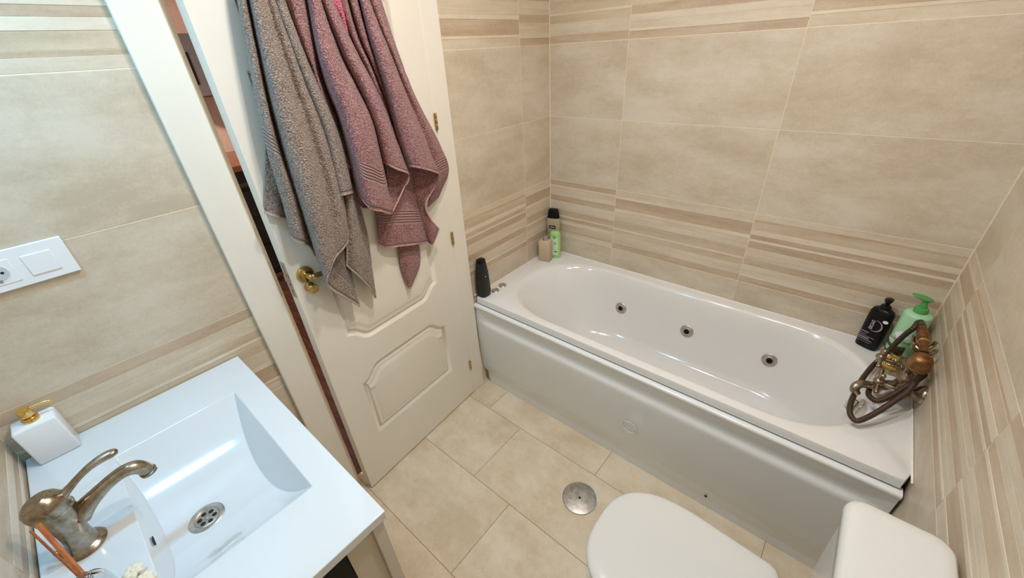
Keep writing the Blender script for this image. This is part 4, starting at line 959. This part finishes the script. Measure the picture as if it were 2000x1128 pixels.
# per fold: name, hangs from the hook, height of the ribbed band above its usual place (None: no band), bound edges, fold lines of (along door, height, distance off door)
TOWELS = {
    'GREY': [
        ('rear_fold',0,None,'H',[[(0.629,1.665,0.008),(0.638,1.532,0.01),(0.672,1.427,0.01),(0.715,1.319,0.012)],[(0.603,1.664,0.012),(0.618,1.529,0.016),(0.646,1.421,0.018),(0.694,1.302,0.02)],[(0.587,1.663,0.008),(0.598,1.525,0.01),(0.619,1.414,0.01),(0.661,1.282,0.01)]]),
        ('side_fold',1,0.19,'H',[[(0.602,1.811,0.028),(0.631,1.665,0.0354),(0.659,1.501,0.0408),(0.668,1.357,0.0408),(0.677,1.237,0.0381)],[(0.609,1.808,0.0516),(0.636,1.665,0.0597),(0.66,1.503,0.0651),(0.667,1.361,0.0651),(0.68,1.231,0.0624)],[(0.604,1.808,0.0597),(0.629,1.664,0.0678),(0.652,1.502,0.0732),(0.654,1.358,0.0732),(0.666,1.216,0.0678)],[(0.58,1.812,0.026),(0.602,1.663,0.028),(0.623,1.494,0.03),(0.619,1.341,0.03),(0.634,1.185,0.03)],[(0.569,1.814,0.01),(0.591,1.663,0.01),(0.611,1.49,0.01),(0.603,1.334,0.01),(0.618,1.139,0.01)]]),
        ('tail_fold',0,0.0,'HR',[[(0.509,1.488,0.022),(0.533,1.316,0.03),(0.577,1.153,0.0462),(0.639,1.062,0.0705)],[(0.505,1.488,0.03),(0.526,1.315,0.0381),(0.568,1.139,0.0462),(0.62,1.025,0.0651)],[(0.492,1.486,0.03),(0.51,1.31,0.0354),(0.546,1.129,0.0408),(0.589,0.983,0.057)],[(0.472,1.482,0.022),(0.489,1.303,0.026),(0.525,1.101,0.0327),(0.541,0.916,0.0489)]]),
        ('tail_fold',0,None,'HL',[[(0.47,1.482,0.03),(0.482,1.302,0.0381),(0.525,1.143,0.0489),(0.544,1.082,0.0489)],[(0.468,1.482,0.0435),(0.48,1.304,0.0543),(0.505,1.159,0.0651),(0.528,1.046,0.0651)],[(0.454,1.48,0.0381),(0.459,1.297,0.0489),(0.473,1.144,0.0543),(0.492,0.979,0.0543)],[(0.434,1.475,0.02),(0.433,1.286,0.026),(0.436,1.123,0.028),(0.463,0.904,0.0327)],[(0.425,1.473,0.01),(0.419,1.28,0.01),(0.417,1.134,0.01),(0.444,0.996,0.01)]]),
        ('front_fold',1,None,'H',[[(0.57,1.813,0.012),(0.592,1.663,0.012),(0.609,1.505,0.014),(0.616,1.338,0.014),(0.623,1.043,0.0354)],[(0.584,1.81,0.0462),(0.608,1.663,0.0543),(0.624,1.511,0.0597),(0.633,1.351,0.0651),(0.638,1.063,0.0705)],[(0.59,1.807,0.0732),(0.611,1.663,0.0867),(0.626,1.513,0.0975),(0.634,1.357,0.1056),(0.646,1.092,0.1002)],[(0.577,1.807,0.0759),(0.59,1.661,0.0921),(0.598,1.509,0.1056),(0.606,1.35,0.1137),(0.634,1.123,0.111)],[(0.551,1.81,0.057),(0.555,1.659,0.0678),(0.554,1.5,0.0786),(0.562,1.334,0.0894),(0.6,1.152,0.1029)],[(0.542,1.809,0.0678),(0.542,1.658,0.0786),(0.536,1.497,0.0894),(0.539,1.328,0.0975),(0.562,1.167,0.0975)],[(0.524,1.811,0.0543),(0.516,1.657,0.0624),(0.502,1.49,0.0705),(0.507,1.315,0.0759),(0.523,1.179,0.0705)],[(0.505,1.814,0.03),(0.496,1.656,0.0354),(0.476,1.483,0.0381),(0.492,1.306,0.0435),(0.498,1.22,0.0435)]]),
        ('front_fold',1,None,'HR',[[(0.531,1.811,0.057),(0.522,1.657,0.0651),(0.507,1.491,0.0732),(0.522,1.323,0.084)],[(0.528,1.81,0.0705),(0.517,1.657,0.0813),(0.5,1.491,0.0921),(0.512,1.325,0.1002)],[(0.513,1.811,0.0597),(0.495,1.655,0.0678),(0.472,1.485,0.0759),(0.481,1.318,0.0813)],[(0.491,1.815,0.03),(0.469,1.655,0.0354),(0.439,1.477,0.0381),(0.448,1.306,0.0435)],[(0.479,1.817,0.01),(0.455,1.654,0.01),(0.422,1.472,0.01),(0.432,1.296,0.01)]]),
    ],
    'MAUVA': [
        ('side_fold',1,0.02,'HL',[[(0.485,1.814,0.0435),(0.483,1.708,0.0489),(0.475,1.668,0.0489),(0.473,1.546,0.0381),(0.454,1.41,0.0354)],[(0.486,1.812,0.0624),(0.484,1.708,0.0651),(0.479,1.655,0.0651),(0.47,1.538,0.0543),(0.457,1.403,0.057)],[(0.461,1.813,0.057),(0.465,1.708,0.0543),(0.465,1.633,0.0489),(0.451,1.524,0.0462),(0.439,1.384,0.0489)],[(0.426,1.818,0.026),(0.434,1.708,0.022),(0.44,1.617,0.02),(0.419,1.505,0.018),(0.4,1.356,0.02)],[(0.412,1.82,0.01),(0.424,1.708,0.01),(0.43,1.616,0.01),(0.409,1.503,0.01),(0.406,1.325,0.01)]]),
        ('under_fold',0,None,'R',[[(0.293,1.478,0.03),(0.301,1.36,0.0381),(0.313,1.264,0.0435),(0.334,1.204,0.0651)],[(0.265,1.473,0.0381),(0.26,1.339,0.0489),(0.273,1.254,0.0516),(0.322,1.21,0.0651)],[(0.229,1.467,0.03),(0.232,1.315,0.0678),(0.264,1.272,0.0678),(0.335,1.207,0.0732)]]),
        ('front_fold',1,0.035,'H',[[(0.416,1.819,0.012),(0.428,1.708,0.012),(0.428,1.616,0.014),(0.414,1.504,0.016),(0.421,1.316,0.018)],[(0.437,1.815,0.0516),(0.455,1.707,0.0651),(0.455,1.618,0.0705),(0.444,1.512,0.0759),(0.449,1.301,0.0786)],[(0.444,1.812,0.0786),(0.457,1.706,0.0948),(0.454,1.618,0.1083),(0.444,1.514,0.1164),(0.446,1.264,0.1164)],[(0.432,1.813,0.0786),(0.434,1.705,0.0948),(0.426,1.615,0.1083),(0.413,1.509,0.1164),(0.409,1.241,0.1164)],[(0.409,1.815,0.0597),(0.401,1.691,0.0705),(0.381,1.611,0.0813),(0.362,1.5,0.0921),(0.353,1.214,0.0948)],[(0.382,1.819,0.026),(0.361,1.691,0.03),(0.335,1.607,0.0354),(0.307,1.489,0.0408),(0.318,1.255,0.0435)]]),
        ('front_fold',1,None,'H',[[(0.387,1.819,0.03),(0.368,1.691,0.0354),(0.344,1.608,0.0435),(0.32,1.492,0.0516),(0.322,1.378,0.0597)],[(0.403,1.815,0.0678),(0.383,1.69,0.0759),(0.359,1.609,0.084),(0.336,1.496,0.0894),(0.328,1.372,0.0948)],[(0.398,1.814,0.0786),(0.374,1.69,0.0894),(0.348,1.608,0.0975),(0.322,1.494,0.1029),(0.304,1.352,0.1056)],[(0.373,1.817,0.0597),(0.342,1.689,0.0678),(0.312,1.605,0.0759),(0.282,1.487,0.0813),(0.246,1.321,0.0867)],[(0.341,1.821,0.022),(0.301,1.689,0.022),(0.264,1.601,0.022),(0.222,1.475,0.022),(0.204,1.278,0.022)],[(0.33,1.823,0.008),(0.291,1.69,0.008),(0.255,1.601,0.008),(0.214,1.473,0.008),(0.204,1.261,0.008)]]),
    ],
    'MAUVB': [
        ('rear_fold',0,0.025,'H',[[(0.322,1.381,0.01),(0.349,1.27,0.012),(0.368,1.182,0.014),(0.385,1.087,0.016)],[(0.301,1.377,0.02),(0.33,1.266,0.022),(0.352,1.179,0.026),(0.364,1.07,0.03)],[(0.252,1.367,0.026),(0.282,1.253,0.03),(0.304,1.164,0.0381),(0.307,1.057,0.0435)],[(0.197,1.355,0.026),(0.213,1.234,0.03),(0.225,1.138,0.0381),(0.225,1.032,0.0435)],[(0.154,1.345,0.014),(0.163,1.218,0.018),(0.157,1.111,0.022),(0.155,1.006,0.024)]]),
        ('rear_tail',0,None,'',[[(0.31,1.161,0.006),(0.298,1.058,0.008),(0.308,0.97,0.01),(0.296,0.863,0.014)],[(0.285,1.154,0.014),(0.276,1.052,0.018),(0.284,0.963,0.022),(0.298,0.858,0.022)],[(0.24,1.138,0.014),(0.232,1.034,0.018),(0.245,0.944,0.02),(0.294,0.856,0.022)],[(0.207,1.125,0.006),(0.198,1.018,0.008),(0.214,0.928,0.01),(0.283,0.854,0.014)]]),
        ('under_fold',0,None,'HR',[[(0.186,1.46,0.014),(0.189,1.322,0.016),(0.189,1.214,0.018),(0.18,1.107,0.018),(0.152,1.006,0.018)],[(0.171,1.458,0.026),(0.167,1.311,0.03),(0.181,1.214,0.0327),(0.174,1.112,0.0327),(0.157,1.006,0.0327)],[(0.14,1.453,0.0354),(0.13,1.296,0.0462),(0.169,1.201,0.0489),(0.167,1.119,0.0462),(0.152,1.004,0.0435)],[(0.1,1.447,0.0354),(0.093,1.28,0.0705),(0.17,1.186,0.0651),(0.158,1.121,0.057),(0.115,1.058,0.0516)]]),
        ('side_fold',1,0.06,'R',[[(0.24,1.823,0.0435),(0.206,1.7,0.0516),(0.171,1.567,0.057),(0.131,1.434,0.0651),(0.105,1.295,0.057),(0.135,1.153,0.03)],[(0.237,1.821,0.0624),(0.208,1.699,0.0705),(0.165,1.567,0.0732),(0.106,1.43,0.0732),(0.076,1.298,0.0651),(0.111,1.168,0.0381)],[(0.209,1.824,0.0489),(0.183,1.699,0.0543),(0.14,1.564,0.057),(0.059,1.401,0.0543),(0.028,1.283,0.0489),(0.077,1.173,0.028)],[(0.178,1.827,0.022),(0.15,1.7,0.022),(0.105,1.56,0.022),(0.014,1.359,0.022),(-0.011,1.264,0.022),(0.054,1.174,0.016)],[(0.167,1.829,0.008),(0.138,1.7,0.008),(0.096,1.559,0.008),(0.006,1.356,0.008),(-0.016,1.254,0.008),(0.053,1.17,0.008)]]),
        ('front_fold',1,None,'',[[(0.318,1.823,0.012),(0.301,1.734,0.012),(0.284,1.658,0.014),(0.25,1.55,0.016),(0.212,1.357,0.016)],[(0.336,1.819,0.0489),(0.322,1.732,0.0462),(0.295,1.658,0.0435),(0.26,1.551,0.0381),(0.216,1.359,0.028)],[(0.329,1.819,0.057),(0.314,1.732,0.0516),(0.289,1.658,0.0489),(0.253,1.55,0.0408),(0.212,1.359,0.028)],[(0.294,1.823,0.024),(0.284,1.733,0.024),(0.258,1.657,0.022),(0.23,1.547,0.02),(0.202,1.355,0.018)],[(0.31,1.819,0.0597),(0.298,1.731,0.0597),(0.274,1.657,0.0543),(0.242,1.549,0.0408),(0.206,1.357,0.026)],[(0.295,1.82,0.057),(0.278,1.731,0.0516),(0.258,1.656,0.0462),(0.229,1.547,0.0327),(0.2,1.355,0.022)],[(0.249,1.826,0.01),(0.236,1.733,0.01),(0.221,1.655,0.01),(0.206,1.544,0.01),(0.189,1.352,0.01)]]),
        ('front_fold',1,None,'H',[[(0.249,1.826,0.012),(0.238,1.703,0.012),(0.221,1.572,0.014),(0.215,1.446,0.016),(0.21,1.337,0.024)],[(0.272,1.822,0.0462),(0.268,1.702,0.057),(0.254,1.576,0.0651),(0.248,1.454,0.0705),(0.235,1.345,0.0732)],[(0.282,1.819,0.0705),(0.276,1.701,0.0867),(0.262,1.577,0.1002),(0.25,1.457,0.1083),(0.232,1.344,0.1137)],[(0.271,1.819,0.0732),(0.254,1.7,0.0894),(0.233,1.574,0.1029),(0.207,1.45,0.111),(0.177,1.321,0.1164)],[(0.245,1.822,0.0516),(0.213,1.7,0.0597),(0.185,1.569,0.0705),(0.151,1.438,0.0813),(0.107,1.286,0.0894)],[(0.222,1.825,0.026),(0.184,1.7,0.028),(0.148,1.565,0.0327),(0.099,1.427,0.0354),(0.074,1.252,0.0381)]]),
    ],
    'PINK': [
        ('front_fold',1,None,'',[[(0.352,1.822,0.01),(0.339,1.748,0.01),(0.358,1.609,0.01),(0.395,1.397,0.01),(0.425,1.282,0.01)],[(0.363,1.819,0.0435),(0.343,1.76,0.0354),(0.346,1.608,0.014),(0.385,1.395,0.016),(0.431,1.261,0.028)],[(0.358,1.818,0.0543),(0.339,1.76,0.0435),(0.331,1.607,0.014),(0.368,1.391,0.014),(0.415,1.24,0.02)],[(0.336,1.819,0.0489),(0.328,1.76,0.0381),(0.32,1.606,0.014),(0.355,1.389,0.018),(0.404,1.237,0.0327)],[(0.299,1.824,0.01),(0.3,1.748,0.01),(0.307,1.605,0.01),(0.334,1.383,0.01),(0.37,1.239,0.01)]]),
    ],
}

def fold(name, cols, mat, parent, top, hang, band, edges, seed, th=0.0045, pile=0.0015):
    """sheet lofted over its fold lines from the hook (or from under the front fold) down to the hem, with real pile relief"""
    C2 = []
    for c in cols:
        c = list(c)
        if hang:
            a = Vector(c[0]); s1 = top[0] + (a.x - top[0]) * 0.30
            c = [(s1, top[1], max(0.008, a.z * 0.6 + 0.004)), (a.x * 0.55 + s1 * 0.45, (a.y + top[1]) / 2, max(0.008, a.z * 0.9))] + c
        C2.append(catmull(c, 30))
    nv = len(C2[0])
    rows = [catmull([tuple(C2[i][j]) for i in range(len(C2))], 13) for j in range(nv)]
    nu = len(rows[0])
    W = [[LP(p.x, p.y, max(p.z, 0.006)) for p in r] for r in rows]
    cum = [[0.0] * nu for _ in range(nv)]
    for j in range(nv - 2, -1, -1):
        for i in range(nu): cum[j][i] = cum[j + 1][i] + (W[j][i] - W[j + 1][i]).length
    verts = []; uvs = []
    for j in range(nv):
        for i in range(nu):
            p = W[j][i]
            w = mnoise.noise(p * 9 + Vector((seed, 0, 0))) * 0.003 + mnoise.noise(p * 30 + Vector((0, seed, 0))) * 0.0014
            verts.append(p + NN * (w + mnoise.noise(p * 230) * pile + mnoise.noise(p * 90) * pile * 0.5))
            d = cum[j][i]
            uvs.append((i / nu, d if d < 0.012 else (d + 1.0 if band is None else max(0.0125, d - band))))
    faces = [(j * nu + i, j * nu + i + 1, (j + 1) * nu + i + 1, (j + 1) * nu + i) for j in range(nv - 1) for i in range(nu - 1)]
    me = bpy.data.meshes.new(name); me.from_pydata(verts, [], faces)
    ul = me.uv_layers.new(name='UVMap')
    for li, lp in enumerate(me.loops): ul.data[li].uv = uvs[lp.vertex_index]
    me.polygons.foreach_set('use_smooth', [True] * len(me.polygons)); me.materials.append(M[mat])
    o = bpy.data.objects.new(name, me); COL.objects.link(o)
    sol = o.modifiers.new('thickness', 'SOLIDIFY'); sol.thickness = th; sol.offset = 0
    put(o, parent)
    for e in edges:
        j0 = 0 if hang else nv // 3
        if e == 'H': pts = [verts[(nv - 1) * nu + i] for i in range(0, nu, 3)]
        else: pts = [verts[j * nu + (0 if e == 'L' else nu - 1)] for j in range(j0, nv, 4)] + [verts[(nv - 1) * nu + (0 if e == 'L' else nu - 1)]]
        tube('bound_edge', [tuple(p) for p in pts], 0.0030, mat + '_edge', o, 8, 1)
    return o
M['grey_towel_edge'] = plain('taupe_binding', srgb(188, 168, 154), 0.9, var=0.1, vscale=200, bmp=0.4, bscale=500)
M['mauve_towel_edge'] = plain('mauve_binding', srgb(196, 150, 148), 0.9, var=0.1, vscale=200, bmp=0.4, bscale=500)
M['pink_cloth_edge'] = plain('pink_binding', srgb(235, 140, 165), 0.9)
for key, nm, mat, top, lab, cat, grp in (
        ('GREY', 'bath_towel', 'grey_towel', (0.535, 1.985), 'taupe grey towel hanging leftmost on the door above the handle', 'towel', 'towels hanging on the door'),
        ('MAUVA', 'bath_towel', 'mauve_towel', (0.40, 1.985), 'mauve towel hanging beside the taupe towel on the door', 'towel', 'towels hanging on the door'),
        ('MAUVB', 'bath_towel', 'mauve_towel', (0.265, 1.985), 'mauve towel hanging nearest the door hinges', 'towel', 'towels hanging on the door'),
        ('PINK', 'hanging_cloth', 'pink_cloth', (0.34, 1.985), 'pink cloth mostly hidden behind the mauve towels', 'cloth', None)):
    root = thing(nm, lab, cat, LP(top[0], 1.0, 0.0), grp)
    for k, (pn_, hang, band, edges, cols) in enumerate(TOWELS[key]):
        fold(pn_, cols, mat, root, top, hang, band, edges, seed=3 + 7 * k + len(key))
